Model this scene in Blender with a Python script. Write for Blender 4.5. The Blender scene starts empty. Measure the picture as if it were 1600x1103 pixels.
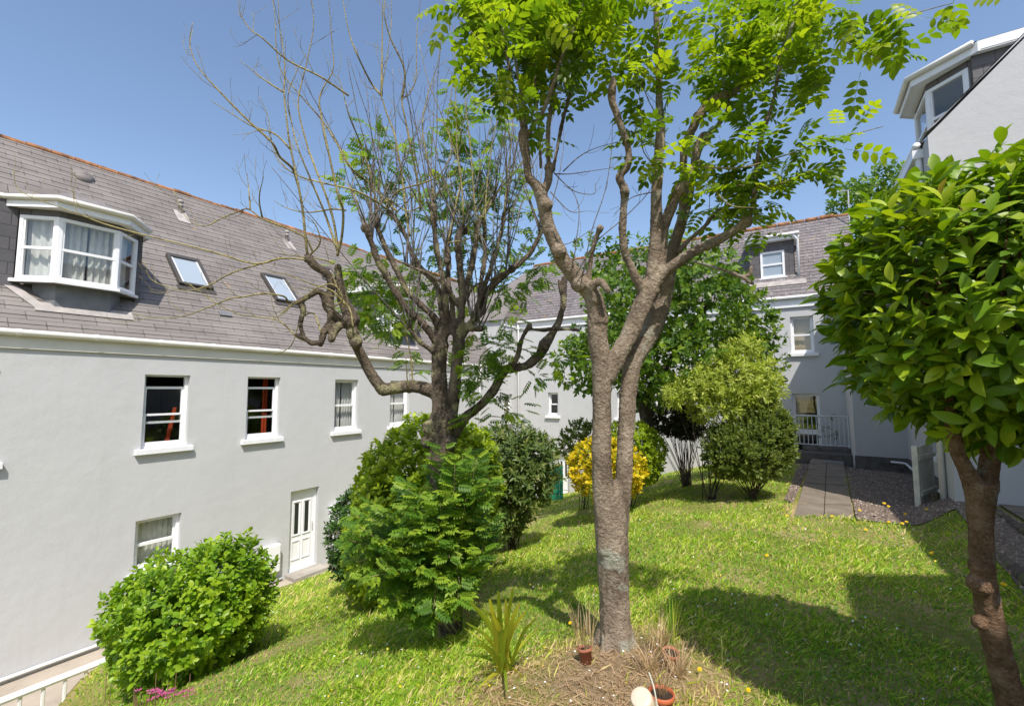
import bpy, math, random
import numpy as np
from mathutils import Vector, Matrix, noise as mnoise

# ------------------------------------------------------------------ camera, sky, sun, exposure
R = math.radians
random.seed(7); RNG = np.random.default_rng(7)
scn = bpy.context.scene
COL = scn.collection
CAM = np.array([0.0, 0.0, 2.4]); FPX = 711.0; PITCH = R(4.55); YAW = R(32.3)
cd = bpy.data.cameras.new("camera"); cam = bpy.data.objects.new("camera", cd); COL.objects.link(cam)
cam.location = CAM; cam.rotation_euler = (math.pi/2 + PITCH, 0, YAW)
cd.sensor_width = 36.0; cd.sensor_fit = 'HORIZONTAL'; cd.lens = 36.0*FPX/1600.0
cd.clip_start = 0.05; cd.clip_end = 2000
scn.camera = cam
LIGHT = Vector((-0.48, 0.48, -1.0)).normalized()          # the way the sunlight travels
sl = bpy.data.lights.new("sun", 'SUN'); sun = bpy.data.objects.new("sun", sl); COL.objects.link(sun)
sl.energy = 4.1; sl.angle = R(0.53); sl.color = (1.0, 0.95, 0.88)
sun.rotation_euler = LIGHT.to_track_quat('-Z', 'Y').to_euler()
world = bpy.data.worlds.new("World"); scn.world = world; world.use_nodes = True
wn = world.node_tree; bg = wn.nodes['Background']
sky = wn.nodes.new('ShaderNodeTexSky'); sky.sky_type = 'NISHITA'; sky.sun_disc = False
sky.sun_elevation = math.asin(-LIGHT.z)
sky.sun_rotation = math.atan2(-LIGHT.x, -LIGHT.y)
sky.altitude = 0; sky.air_density = 1.0; sky.dust_density = 1.5; sky.ozone_density = 1.6
wn.links.new(sky.outputs[0], bg.inputs['Color']); bg.inputs['Strength'].default_value = 0.15
scn.view_settings.view_transform = 'Standard'; scn.view_settings.look = 'None'
scn.view_settings.exposure = 0.5; scn.view_settings.gamma = 1.0
scn.render.engine = 'CYCLES'
scn.cycles.max_bounces = 8; scn.cycles.transparent_max_bounces = 12; scn.cycles.use_denoising = True

# ------------------------------------------------------------------ layout helpers (site survey)
_f = np.array([-math.sin(YAW)*math.cos(PITCH), math.cos(YAW)*math.cos(PITCH), math.sin(PITCH)])
_r = np.array([math.cos(YAW), math.sin(YAW), 0.0]); _u = np.cross(_r, _f)
def ray(px, py): return _f + (px-800.0)/FPX*_r - (py-551.5)/FPX*_u
def dep(px, py, d): return CAM + ray(px, py)*d
def onx(px, py, X): d = ray(px, py); return CAM + d*(X-CAM[0])/d[0]
def ony(px, py, Y): d = ray(px, py); return CAM + d*(Y-CAM[1])/d[1]
def onz(px, py, Z): d = ray(px, py); return CAM + d*(Z-CAM[2])/d[2]
def gz(x, y):
    x = np.asarray(x, float); y = np.asarray(y, float)
    zr = np.interp(y, [-6, 0, 4, 9, 14, 17.6, 40], [0.95, 0.75, 0.53, 0.36, 0.32, 0.12, 0.12])
    t = -1.5 - x
    s = np.log1p(np.exp(np.clip(t*3.0, -40, 40)))/3.0
    z = np.maximum(zr - 0.295*s, -2.30)
    z = z + 0.07*np.exp(-((x+1.0)**2+(y-3.0)**2)/0.5)
    z = z + 0.02*np.sin(x*1.7+y*0.8)*np.cos(y*1.3-x*0.6)
    sm = lambda v: np.clip(v, 0, 1)**2*(3-2*np.clip(v, 0, 1))
    z = z + 0.34*sm((x-1.30)/0.7)*sm((11.4-y)/1.6)*sm((y-2.5)/3.0)          # the terrace beside the tall gable
    z = np.maximum(z - 0.85*sm((-4.9-x)/1.3)*sm((2.5-y)/0.9), -2.36)          # the bank falls away to the lower pavement
    return z
def on_ground(px, py):
    d = ray(px, py); t = 0.5
    while t < 60:
        p = CAM + d*t
        if p[2] <= gz(p[0], p[1]): return p
        t += 0.01
    return CAM + d*20
def fwd(p): return float((np.asarray(p)-CAM) @ _f)

# ------------------------------------------------------------------ materials
def new_mat(name):
    m = bpy.data.materials.new(name); m.use_nodes = True
    nt = m.node_tree; return m, nt, nt.nodes['Principled BSDF'], nt.nodes['Material Output']
def N(nt, typ, **kw):
    n = nt.nodes.new(typ)
    for k, v in kw.items(): setattr(n, k, v)
    return n
def L(nt, a, b): nt.links.new(a, b)
def val(sock, v): sock.default_value = v
def rgb(c): return (c[0], c[1], c[2], 1.0)
def ramp(nt, fac, stops):
    r = N(nt, 'ShaderNodeValToRGB'); e = r.color_ramp.elements
    while len(e) < len(stops): e.new(0.5)
    for i, (p, c) in enumerate(stops): e[i].position = p; e[i].color = rgb(c)
    L(nt, fac, r.inputs[0]); return r.outputs[0]
def noise(nt, vec, scale, detail=4, rough=0.55):
    n = N(nt, 'ShaderNodeTexNoise'); val(n.inputs['Scale'], scale); val(n.inputs['Detail'], detail); val(n.inputs['Roughness'], rough)
    if vec is not None: L(nt, vec, n.inputs['Vector'])
    return n.outputs['Fac']
def mixc(nt, fac, a, b, typ='MIX'):
    m = N(nt, 'ShaderNodeMix', data_type='RGBA', blend_type=typ)
    for sock, v in ((m.inputs[0], fac), (m.inputs[6], a), (m.inputs[7], b)):
        if isinstance(v, (int, float)): sock.default_value = v
        elif isinstance(v, tuple): sock.default_value = rgb(v)
        else: L(nt, v, sock)
    return m.outputs[2]
def bump(nt, bsdf, h, strength, dist):
    b = N(nt, 'ShaderNodeBump'); val(b.inputs['Strength'], strength); val(b.inputs['Distance'], dist)
    L(nt, h, b.inputs['Height']); L(nt, b.outputs[0], bsdf.inputs['Normal'])
def objco(nt): return N(nt, 'ShaderNodeTexCoord').outputs['Object']
def plain(name, c, rough=0.5, spec=0.5, nscale=None, namp=0.15, metal=0.0, bstr=0.0):
    m, nt, b, o = new_mat(name)
    val(b.inputs['Roughness'], rough); val(b.inputs['Metallic'], metal); val(b.inputs['Specular IOR Level'], spec)
    if nscale:
        n = noise(nt, objco(nt), nscale)
        d = tuple(x*(1-namp) for x in c); l = tuple(min(1, x*(1+namp)) for x in c)
        L(nt, ramp(nt, n, [(0.3, d), (0.7, l)]), b.inputs['Base Color'])
        if bstr: bump(nt, b, n, bstr, 0.01)
    else: val(b.inputs['Base Color'], rgb(c))
    return m
def render_mat(name, c):
    m, nt, b, o = new_mat(name); co = objco(nt)
    n1 = noise(nt, co, 0.7, 5); n2 = noise(nt, co, 60, 3); n3 = noise(nt, co, 3.5, 4)
    base = ramp(nt, n1, [(0.3, tuple(x*0.94 for x in c)), (0.7, c)])
    mp = N(nt, 'ShaderNodeMapping'); val(mp.inputs['Scale'], (5.0, 5.0, 0.35)); L(nt, co, mp.inputs[0])
    st = noise(nt, mp.outputs[0], 1.0, 5)
    base = mixc(nt, ramp(nt, st, [(0.55, (0, 0, 0)), (0.8, (0.22, 0.22, 0.22))]), base, (c[0]*0.75, c[1]*0.74, c[2]*0.7))
    L(nt, base, b.inputs['Base Color']); val(b.inputs['Roughness'], 0.85); val(b.inputs['Specular IOR Level'], 0.2)
    a = N(nt, 'ShaderNodeMath', operation='ADD'); L(nt, n2, a.inputs[0])
    mm = N(nt, 'ShaderNodeMath', operation='MULTIPLY'); L(nt, n3, mm.inputs[0]); val(mm.inputs[1], 4.0); L(nt, mm.outputs[0], a.inputs[1])
    bump(nt, b, a.outputs[0], 0.2, 0.012); return m
def slate_mat(name, u, s, c1, c2, speck, width=0.42, row=0.2, orange=0.02):
    m, nt, b, o = new_mat(name); co = objco(nt)
    def dot(v):
        d = N(nt, 'ShaderNodeVectorMath', operation='DOT_PRODUCT'); L(nt, co, d.inputs[0]); val(d.inputs[1], v); return d.outputs['Value']
    cb = N(nt, 'ShaderNodeCombineXYZ'); L(nt, dot(u), cb.inputs[0]); L(nt, dot(s), cb.inputs[1])
    br = N(nt, 'ShaderNodeTexBrick'); L(nt, cb.outputs[0], br.inputs['Vector'])
    val(br.inputs['Scale'], 1.0); val(br.inputs['Brick Width'], width); val(br.inputs['Row Height'], row)
    val(br.inputs['Mortar Size'], 0.006); val(br.inputs['Mortar Smooth'], 0.1); val(br.inputs['Color1'], rgb(c1)); val(br.inputs['Color2'], rgb(c2))
    val(br.inputs['Mortar'], rgb(tuple(x*0.3 for x in c1)))
    n1 = noise(nt, co, 1.1, 6); n2 = noise(nt, co, 14, 5); n3 = noise(nt, co, 2.6, 6)
    c = mixc(nt, ramp(nt, n1, [(0.35, (0, 0, 0)), (0.75, (0.4, 0.4, 0.4))]), br.outputs[0], tuple(x*1.35 for x in c2))
    c = mixc(nt, ramp(nt, n2, [(0.62-0.07*speck, (0, 0, 0)), (0.72, (speck, speck, speck))]), c, (0.42, 0.41, 0.38))
    c = mixc(nt, ramp(nt, n3, [(0.70-orange, (0, 0, 0)), (0.74, (0.6, 0.6, 0.6))]), c, (0.36, 0.24, 0.10))
    L(nt, c, b.inputs['Base Color']); val(b.inputs['Roughness'], 0.62); val(b.inputs['Specular IOR Level'], 0.35)
    iv = N(nt, 'ShaderNodeMath', operation='SUBTRACT'); val(iv.inputs[0], 1.0); L(nt, br.outputs['Fac'], iv.inputs[1])
    ad = N(nt, 'ShaderNodeMath', operation='ADD'); L(nt, iv.outputs[0], ad.inputs[0]); L(nt, n2, ad.inputs[1])
    bump(nt, b, ad.outputs[0], 0.5, 0.01); return m
def glass_mat(name, tint=(0.86, 0.88, 0.88), mirror=0.11):
    m, nt, b, o = new_mat(name)
    t = N(nt, 'ShaderNodeBsdfTransparent'); val(t.inputs[0], rgb(tint))
    g = N(nt, 'ShaderNodeBsdfGlossy'); val(g.inputs['Roughness'], 0.015)
    fr = N(nt, 'ShaderNodeLayerWeight'); val(fr.inputs[0], 0.5)
    pw = N(nt, 'ShaderNodeMath', operation='POWER'); L(nt, fr.outputs['Facing'], pw.inputs[0]); val(pw.inputs[1], 4.0)
    a = N(nt, 'ShaderNodeMath', operation='ADD'); L(nt, pw.outputs[0], a.inputs[0]); val(a.inputs[1], mirror); a.use_clamp = True
    mx = N(nt, 'ShaderNodeMixShader'); L(nt, a.outputs[0], mx.inputs[0]); L(nt, t.outputs[0], mx.inputs[1]); L(nt, g.outputs[0], mx.inputs[2])
    L(nt, mx.outputs[0], o.inputs['Surface']); return m
def leaf_mat(name, stops, trans=0.35, rough=0.42, spec=0.45, tcol=1.35):
    """stops: ramp over the random tint each leaf carries"""
    m, nt, b, o = new_mat(name)
    at = N(nt, 'ShaderNodeAttribute', attribute_name='tint')
    c = ramp(nt, at.outputs['Fac'], stops)
    L(nt, c, b.inputs['Base Color']); val(b.inputs['Roughness'], rough); val(b.inputs['Specular IOR Level'], spec)
    tr = N(nt, 'ShaderNodeBsdfTranslucent')
    tc = mixc(nt, 1.0, c, (tcol*1.15, tcol*1.2, tcol*0.5), 'MULTIPLY'); L(nt, tc, tr.inputs[0])
    mx = N(nt, 'ShaderNodeMixShader'); val(mx.inputs[0], trans); L(nt, b.outputs[0], mx.inputs[1]); L(nt, tr.outputs[0], mx.inputs[2])
    L(nt, mx.outputs[0], o.inputs['Surface']); return m
def bark_mat(name, dark, mid, light, lichen=None, lam=0.0, scale=9.0, zs=0.35):
    m, nt, b, o = new_mat(name); co = objco(nt)
    mp = N(nt, 'ShaderNodeMapping'); val(mp.inputs['Scale'], (1, 1, zs)); L(nt, co, mp.inputs[0])
    n1 = noise(nt, mp.outputs[0], scale, 7, 0.65); n2 = noise(nt, co, scale*7, 5, 0.7); n3 = noise(nt, co, scale*0.6, 5)
    mm = N(nt, 'ShaderNodeMath', operation='MULTIPLY_ADD'); L(nt, n2, mm.inputs[0]); val(mm.inputs[1], 0.45); L(nt, n1, mm.inputs[2])
    c = ramp(nt, mm.outputs[0], [(0.5, dark), (0.72, mid), (0.95, light)])
    vo = N(nt, 'ShaderNodeTexVoronoi'); val(vo.inputs['Scale'], scale*5); vm = N(nt, 'ShaderNodeMapping'); val(vm.inputs['Scale'], (1, 1, 1.7)); L(nt, co, vm.inputs[0]); L(nt, vm.outputs[0], vo.inputs['Vector'])
    c = mixc(nt, ramp(nt, vo.outputs['Distance'], [(0.10, (0.75, 0.75, 0.75)), (0.26, (0, 0, 0))]), c, tuple(x*.55 for x in dark))
    n4 = noise(nt, co, scale*1.7, 5, .7); c = mixc(nt, ramp(nt, n4, [(0.56, (0, 0, 0)), (0.70, (0.55, 0.55, 0.55))]), c, tuple(min(1, x*1.25) for x in light))
    if lichen:
        k = N(nt, 'ShaderNodeMath', operation='MULTIPLY_ADD'); L(nt, n2, k.inputs[0]); val(k.inputs[1], 0.3); L(nt, n3, k.inputs[2])
        c = mixc(nt, ramp(nt, k.outputs[0], [(0.76-lam*0.3, (0, 0, 0)), (0.84-lam*0.3, (0.85, 0.85, 0.85))]), c, lichen)
    L(nt, c, b.inputs['Base Color']); val(b.inputs['Roughness'], 0.85); val(b.inputs['Specular IOR Level'], 0.25)
    hh = N(nt, 'ShaderNodeMath', operation='MULTIPLY_ADD'); L(nt, n2, hh.inputs[0]); val(hh.inputs[1], 0.8); L(nt, mm.outputs[0], hh.inputs[2]); bump(nt, b, hh.outputs[0], 1.0, 0.03); return m

M = {}
M['render'] = render_mat('painted render', (0.505, 0.507, 0.508))
M['plinth'] = plain('dark plinth', (0.12, 0.11, 0.10), 0.9, 0.2, 6, 0.3, bstr=0.3)
YV = (0, 1, 0); XV = (1, 0, 0); q = math.sqrt(0.5)
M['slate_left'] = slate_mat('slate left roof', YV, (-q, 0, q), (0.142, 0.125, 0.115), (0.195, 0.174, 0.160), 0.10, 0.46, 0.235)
sl_f = 1/math.sqrt(1+1.3**2)
M['slate_far'] = slate_mat('slate far roof', XV, (0, sl_f, 1.3*sl_f), (0.110, 0.097, 0.10), (0.175, 0.155, 0.155), 0.75, 0.28, 0.17, 0.07)
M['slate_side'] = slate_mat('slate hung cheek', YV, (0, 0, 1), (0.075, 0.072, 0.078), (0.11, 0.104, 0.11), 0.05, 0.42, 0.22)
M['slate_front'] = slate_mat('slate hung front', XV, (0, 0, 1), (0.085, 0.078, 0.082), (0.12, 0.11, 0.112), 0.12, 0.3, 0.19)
M['ridge'] = plain('lichened ridge tile', (0.25, 0.115, 0.05), 0.8, 0.3, 4, 0.75, bstr=0.5)
M['upvc'] = plain('white upvc', (0.78, 0.78, 0.79), 0.32, 0.5, 3, 0.03)
M['gutter'] = plain('cream gutter', (0.66, 0.64, 0.58), 0.4, 0.5, 2, 0.06)
M['sill'] = plain('painted sill', (0.74, 0.74, 0.75), 0.6, 0.4, 5, 0.05)
M['lead'] = plain('lead sheet', (0.16, 0.165, 0.175), 0.6, 0.4, 5, 0.2)
M['leadpale'] = plain('pale flashing', (0.34, 0.31, 0.29), 0.7, 0.3, 5, 0.2)
M['glass'] = glass_mat('window glass')
M['skyglass'] = glass_mat('roof window glass', (0.3, 0.33, 0.36), 0.3)
M['curtain'] = plain('net curtain', (0.62, 0.61, 0.57), 0.9, 0.1, 8, 0.08)
M['tan_curtain'] = plain('tan blind', (0.50, 0.40, 0.28), 0.9, 0.1, 8, 0.08)
M['red'] = plain('orange red cloth', (0.42, 0.055, 0.02), 0.9, 0.1)
M['darkframe'] = plain('dark skylight frame', (0.06, 0.055, 0.05), 0.5, 0.4)
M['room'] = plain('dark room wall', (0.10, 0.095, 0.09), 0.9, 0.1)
M['pipe'] = plain('white pipe', (0.76, 0.76, 0.76), 0.35, 0.5)
M['concrete'] = plain('concrete', (0.33, 0.30, 0.26), 0.9, 0.2, 3, 0.2, bstr=0.25)
M['tan'] = plain('tan concrete', (0.36, 0.31, 0.25), 0.9, 0.2, 2, 0.15, bstr=0.2)
M['rail'] = plain('white painted rail', (0.72, 0.72, 0.72), 0.4, 0.5, 9, 0.06)
M['oldrail'] = plain('weathered white rail', (0.55, 0.57, 0.56), 0.6, 0.4, 9, 0.15)
M['greenpaint'] = plain('green painted board', (0.012, 0.20, 0.11), 0.5, 0.4, 4, 0.2)
M['terracotta'] = plain('terracotta plastic', (0.42, 0.11, 0.045), 0.55, 0.4, 12, 0.15)
M['oldpot'] = plain('old clay pot', (0.33, 0.13, 0.075), 0.8, 0.2, 14, 0.25)
M['creampot'] = plain('cream plastic', (0.62, 0.50, 0.38), 0.4, 0.5, 9, 0.12)
M['soil'] = plain('potting soil', (0.05, 0.035, 0.025), 0.95, 0.1, 30, 0.4, bstr=0.5)
M['label'] = plain('plant label', (0.72, 0.74, 0.78), 0.5, 0.4, 20, 0.1)
M['log'] = bark_mat('old log', (0.06, 0.045, 0.035), (0.13, 0.10, 0.08), (0.24, 0.20, 0.16), (0.16, 0.17, 0.06), 0.25, 6)
M['picket'] = plain('cream picket', (0.58, 0.56, 0.47), 0.7, 0.3, 9, 0.15)
M['metal'] = plain('aerial metal', (0.5, 0.5, 0.52), 0.4, 0.5)
M['bark_main'] = bark_mat('ash bark', (0.12, 0.085, 0.06), (0.285, 0.22, 0.16), (0.48, 0.395, 0.30), (0.40, 0.40, 0.32), 0.14, 6.0, 0.6)
M['bark_bare'] = bark_mat('dark lichened bark', (0.05, 0.037, 0.028), (0.14, 0.108, 0.08), (0.30, 0.245, 0.175), (0.38, 0.35, 0.19), 0.2, 9.0, 0.6)
M['bark_laurel'] = bark_mat('brown laurel bark', (0.10, 0.058, 0.03), (0.25, 0.145, 0.08), (0.44, 0.30, 0.20), (0.30, 0.26, 0.21), 0.12, 10.0, 1.2)
M['bark_dark'] = bark_mat('shrub bark', (0.04, 0.03, 0.025), (0.09, 0.07, 0.055), (0.17, 0.14, 0.11))
M['twig'] = bark_mat('olive shoot bark', (0.14, 0.11, 0.05), (0.32, 0.27, 0.12), (0.50, 0.43, 0.20), None, 0, 4.0, 0.6)
M['twiggrey'] = bark_mat('grey twig bark', (0.08, 0.065, 0.06), (0.18, 0.155, 0.14), (0.34, 0.31, 0.28), None, 0, 4.0, 0.6)
G = lambda *s: [(p, c) for p, c in s]
M['lf_ash'] = leaf_mat('ash leaf', G((0, (0.08, 0.15, 0.010)), (0.55, (0.18, 0.27, 0.012)), (1, (0.34, 0.41, 0.02))), 0.5, 0.45)
M['lf_back'] = leaf_mat('soft ash leaf', G((0, (0.065, 0.145, 0.012)), (0.55, (0.15, 0.26, 0.018)), (1, (0.30, 0.38, 0.03))), 0.45, 0.5)
M['lf_sucker'] = leaf_mat('sucker leaf', G((0, (0.05, 0.125, 0.012)), (0.55, (0.13, 0.24, 0.018)), (1, (0.28, 0.38, 0.03))), 0.4, 0.5, 0.35)
M['lf_laurel'] = leaf_mat('laurel leaf', G((0, (0.045, 0.115, 0.008)), (0.5, (0.16, 0.27, 0.010)), (0.985, (0.40, 0.46, 0.016)), (1, (0.36, 0.26, 0.07))), 0.30, 0.40, 0.4)
M['lf_bright'] = leaf_mat('bright privet leaf', G((0, (0.11, 0.19, 0.010)), (0.5, (0.25, 0.34, 0.014)), (1, (0.42, 0.50, 0.025))), 0.38, 0.45, 0.35)
M['lf_euon'] = leaf_mat('glossy bush leaf', G((0, (0.06, 0.15, 0.010)), (0.5, (0.18, 0.31, 0.014)), (1, (0.38, 0.47, 0.03))), 0.36, 0.40, 0.4)
M['lf_dark'] = leaf_mat('dark glossy leaf', G((0, (0.022, 0.06, 0.010)), (0.7, (0.05, 0.12, 0.015)), (1, (0.12, 0.20, 0.03))), 0.2, 0.38, 0.45)
M['lf_rhodo'] = leaf_mat('rhododendron leaf', G((0, (0.045, 0.085, 0.018)), (0.6, (0.095, 0.145, 0.03)), (0.9, (0.22, 0.24, 0.06)), (1, (0.36, 0.28, 0.16))), 0.25, 0.4, 0.4)
M['lf_olive'] = leaf_mat('olive shrub leaf', G((0, (0.055, 0.09, 0.014)), (0.6, (0.13, 0.175, 0.028)), (1, (0.27, 0.29, 0.07))), 0.35, 0.45, 0.35)
M['lf_pale'] = leaf_mat('pale shrub leaf', G((0, (0.17, 0.24, 0.025)), (0.5, (0.33, 0.39, 0.06)), (1, (0.48, 0.50, 0.12))), 0.4, 0.5, 0.3)
M['lf_yellow'] = leaf_mat('golden leaf', G((0, (0.09, 0.16, 0.012)), (0.34, (0.24, 0.28, 0.012)), (0.52, (0.56, 0.43, 0.012)), (1, (0.74, 0.56, 0.02))), 0.35, 0.5, 0.3)
M['lf_fern'] = leaf_mat('yellow strap leaf', G((0, (0.17, 0.27, 0.02)), (0.5, (0.36, 0.40, 0.025)), (1, (0.58, 0.52, 0.06))), 0.35, 0.5)
M['lf_purple'] = leaf_mat('dark bronze leaf', G((0, (0.022, 0.028, 0.013)), (0.7, (0.045, 0.05, 0.022)), (1, (0.09, 0.08, 0.035))), 0.2, 0.6, 0.2)
M['lf_mid'] = leaf_mat('broad tree leaf', G((0, (0.035, 0.09, 0.012)), (0.55, (0.10, 0.185, 0.018)), (1, (0.26, 0.34, 0.03))), 0.35, 0.45, 0.35)
M['lf_grass'] = leaf_mat('grass blade', G((0, (0.08, 0.21, 0.012)), (0.45, (0.27, 0.44, 0.022)), (0.74, (0.50, 0.56, 0.07)), (1, (0.74, 0.58, 0.30))), 0.4, 0.5, 0.3)
M['lf_weed'] = leaf_mat('lawn weed leaf', G((0, (0.09, 0.20, 0.016)), (0.7, (0.22, 0.33, 0.03)), (1, (0.36, 0.42, 0.07))), 0.3, 0.45)
M['lf_straw'] = leaf_mat('dry straw', G((0, (0.30, 0.19, 0.11)), (0.65, (0.54, 0.39, 0.24)), (0.9, (0.60, 0.46, 0.30)), (1, (0.30, 0.32, 0.09))), 0.3, 0.6, 0.2)
M['petal'] = plain('yellow petal', (0.75, 0.50, 0.01), 0.6, 0.3)
M['white_petal'] = plain('white petal', (0.75, 0.75, 0.72), 0.6, 0.3)
M['pink_petal'] = plain('pink petal', (0.62, 0.14, 0.34), 0.6, 0.3)
M['stem'] = plain('green stem', (0.16, 0.20, 0.05), 0.6, 0.3)

# ------------------------------------------------------------------ objects
def tag(o, label=None, cat=None, group=None, kind=None):
    for k, v in (('label', label), ('category', cat), ('group', group), ('kind', kind)):
        if v: o[k] = v
    return o
def empty(name, loc, label, cat, group=None):
    o = bpy.data.objects.new(name, None); COL.objects.link(o); o.location = [float(v) for v in loc]; o.empty_display_size = 0.2
    tag(o, label, cat, group); return o
def link_mesh(name, me, mat, parent=None):
    o = bpy.data.objects.new(name, me); COL.objects.link(o)
    if mat is not None: me.materials.append(mat)
    if parent is not None:
        o.parent = parent
        w = Vector((0, 0, 0)); p = parent
        while p is not None: w += p.location; p = p.parent
        o.location = -w                                  # meshes are written in world metres
    return o
class MB:
    def __init__(s): s.v = []; s.f = []
    def poly(s, pts):
        i = len(s.v); s.v += [tuple(float(c) for c in p) for p in pts]; s.f.append(tuple(range(i, i+len(pts)))); return s
    def box(s, a, b):
        x0, y0, z0 = [min(p, q_) for p, q_ in zip(a, b)]; x1, y1, z1 = [max(p, q_) for p, q_ in zip(a, b)]
        i = len(s.v); s.v += [(x0,y0,z0),(x1,y0,z0),(x1,y1,z0),(x0,y1,z0),(x0,y0,z1),(x1,y0,z1),(x1,y1,z1),(x0,y1,z1)]
        s.f += [(i,i+3,i+2,i+1),(i+4,i+5,i+6,i+7),(i,i+1,i+5,i+4),(i+1,i+2,i+6,i+5),(i+2,i+3,i+7,i+6),(i+3,i,i+4,i+7)]; return s
    def obox(s, o, ax, ay, az, a, b):
        """box in a local frame: origin o, axes, from a to b"""
        o = np.array(o, float); A = [np.array(k, float) for k in (ax, ay, az)]
        m = MB().box(a, b); i = len(s.v)
        for p in m.v: s.v.append(tuple(o + A[0]*p[0] + A[1]*p[1] + A[2]*p[2]))
        s.f += [tuple(k+i for k in f) for f in m.f]; return s
    def prism(s, base, off):
        """polygon base swept by the vector off"""
        n = len(base); i = len(s.v); off = np.array(off, float)
        s.v += [tuple(map(float, p)) for p in base] + [tuple(np.array(p, float)+off) for p in base]
        s.f.append(tuple(range(i+n-1, i-1, -1))); s.f.append(tuple(range(i+n, i+2*n)))
        for k in range(n): s.f.append((i+k, i+(k+1) % n, i+n+(k+1) % n, i+n+k))
        return s
    def tube(s, pts, rad, n=8, cap=True):
        P = np.array(pts, float); m = len(P)
        if np.isscalar(rad): rad = [rad]*m
        T = np.gradient(P, axis=0); T /= np.linalg.norm(T, axis=1)[:, None]+1e-9
        a = np.array([0, 0, 1.0]) if abs(T[0][2]) < 0.9 else np.array([1.0, 0, 0])
        u = np.cross(T[0], a); u /= np.linalg.norm(u); i0 = len(s.v)
        ang = np.arange(n)*2*math.pi/n; ca, sa = np.cos(ang), np.sin(ang)
        for k in range(m):
            u = u - T[k]*(u@T[k]); u /= np.linalg.norm(u)+1e-9; w = np.cross(T[k], u)
            ring = P[k] + rad[k]*(ca[:, None]*u + sa[:, None]*w)
            s.v += [tuple(x) for x in ring]
        for k in range(m-1):
            for j in range(n):
                a_, b_ = i0+k*n+j, i0+k*n+(j+1) % n
                s.f.append((a_, b_, b_+n, a_+n))
        if cap:
            s.f.append(tuple(range(i0+n-1, i0-1, -1))); s.f.append(tuple(range(i0+(m-1)*n, i0+m*n)))
        return s
    def lathe(s, o, prof, n=20, axis=(0, 0, 1)):
        """prof: (radius, height) pairs"""
        az = Vector(axis).normalized(); ax = az.orthogonal().normalized(); ay = az.cross(ax); o = Vector([float(k) for k in o]); i0 = len(s.v)
        for r, h in prof:
            for j in range(n):
                t = 2*math.pi*j/n; s.v.append(tuple(o + ax*(r*math.cos(t)) + ay*(r*math.sin(t)) + az*h))
        for k in range(len(prof)-1):
            for j in range(n):
                a_, b_ = i0+k*n+j, i0+k*n+(j+1) % n; s.f.append((a_, b_, b_+n, a_+n))
        return s
    def blob(s, c, r, n=8):
        c = np.array(c, float); i0 = len(s.v); m = n//2+1
        for k in range(m):
            t = math.pi*k/(m-1)
            for j in range(n):
                p = 2*math.pi*j/n; s.v.append(tuple(c + r*np.array([math.sin(t)*math.cos(p), math.sin(t)*math.sin(p), math.cos(t)])))
        for k in range(m-1):
            for j in range(n):
                a_, b_ = i0+k*n+j, i0+k*n+(j+1) % n; s.f.append((a_, a_+n, b_+n, b_))
        return s
    def build(s, name, mat, parent=None, smooth=False, bevel=0.0):
        me = bpy.data.meshes.new(name); me.from_pydata(s.v, [], s.f); me.update()
        if smooth: me.polygons.foreach_set('use_smooth', [True]*len(me.polygons))
        o = link_mesh(name, me, mat, parent)
        if bevel:
            b = o.modifiers.new('bevel', 'BEVEL'); b.width = bevel; b.segments = 2; b.limit_method = 'ANGLE'
        return o
def spline(pts, per=6):
    """Catmull-Rom through rows of numbers"""
    P = np.array(pts, float)
    if len(P) < 3: 
        t = np.linspace(0, 1, per+1)[:, None]; return P[0]*(1-t)+P[-1]*t
    Q = np.vstack([2*P[0]-P[1], P, 2*P[-1]-P[-2]]); out = []
    for i in range(1, len(Q)-2):
        for k in range(per):
            t = k/per; a, b, c, d = Q[i-1], Q[i], Q[i+1], Q[i+2]
            out.append(0.5*((2*b)+(-a+c)*t+(2*a-5*b+4*c-d)*t*t+(-a+3*b-3*c+d)*t**3))
    out.append(P[-1]); return np.array(out)

# leaves ----------------------------------------------------------------------------------------------
def norm(a): return a/(np.linalg.norm(a, axis=-1, keepdims=True)+1e-9)
def blade_tmpl(rows, droop=.14, fold=.28):
    """leaf outline: (position, half width) pairs; folded along its midrib and arched"""
    V = [[0, 0, 0]]; Fc = []
    for x, w in rows: z = -droop*x*x+.04*math.sin(3*x); V += [[x, -w, z+w*fold], [x, 0, z], [x, w, z+w*fold]]
    V.append([1, 0, -droop]); n = len(rows); Fc += [(0, 2, 1), (0, 3, 2)]
    for k in range(n-1): a = 1+3*k; Fc += [(a, a+1, a+4, a+3), (a+1, a+2, a+5, a+4)]
    a = 1+3*(n-1); Fc += [(a, a+1, a+3), (a+1, a+2, a+3)]
    return np.array(V, float), Fc
T_BROAD = blade_tmpl([(.08,.035),(.22,.125),(.40,.185),(.58,.195),(.75,.155),(.90,.075)])
T_OVAL = blade_tmpl([(.12,.10),(.32,.235),(.55,.285),(.78,.21)], .10)
T_ROUND = (np.array([[0,0,0],[.45,-.3,.07],[.5,0,0],[.45,.3,.07],[1,0,-.06]]), [(0,2,1),(0,3,2),(1,2,4),(2,3,4)])
T_NARROW = (np.array([[0,0,0],[.45,-.16,.05],[.5,0,0],[.45,.16,.05],[1,0,-.12]]), [(0,2,1),(0,3,2),(1,2,4),(2,3,4)])
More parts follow.
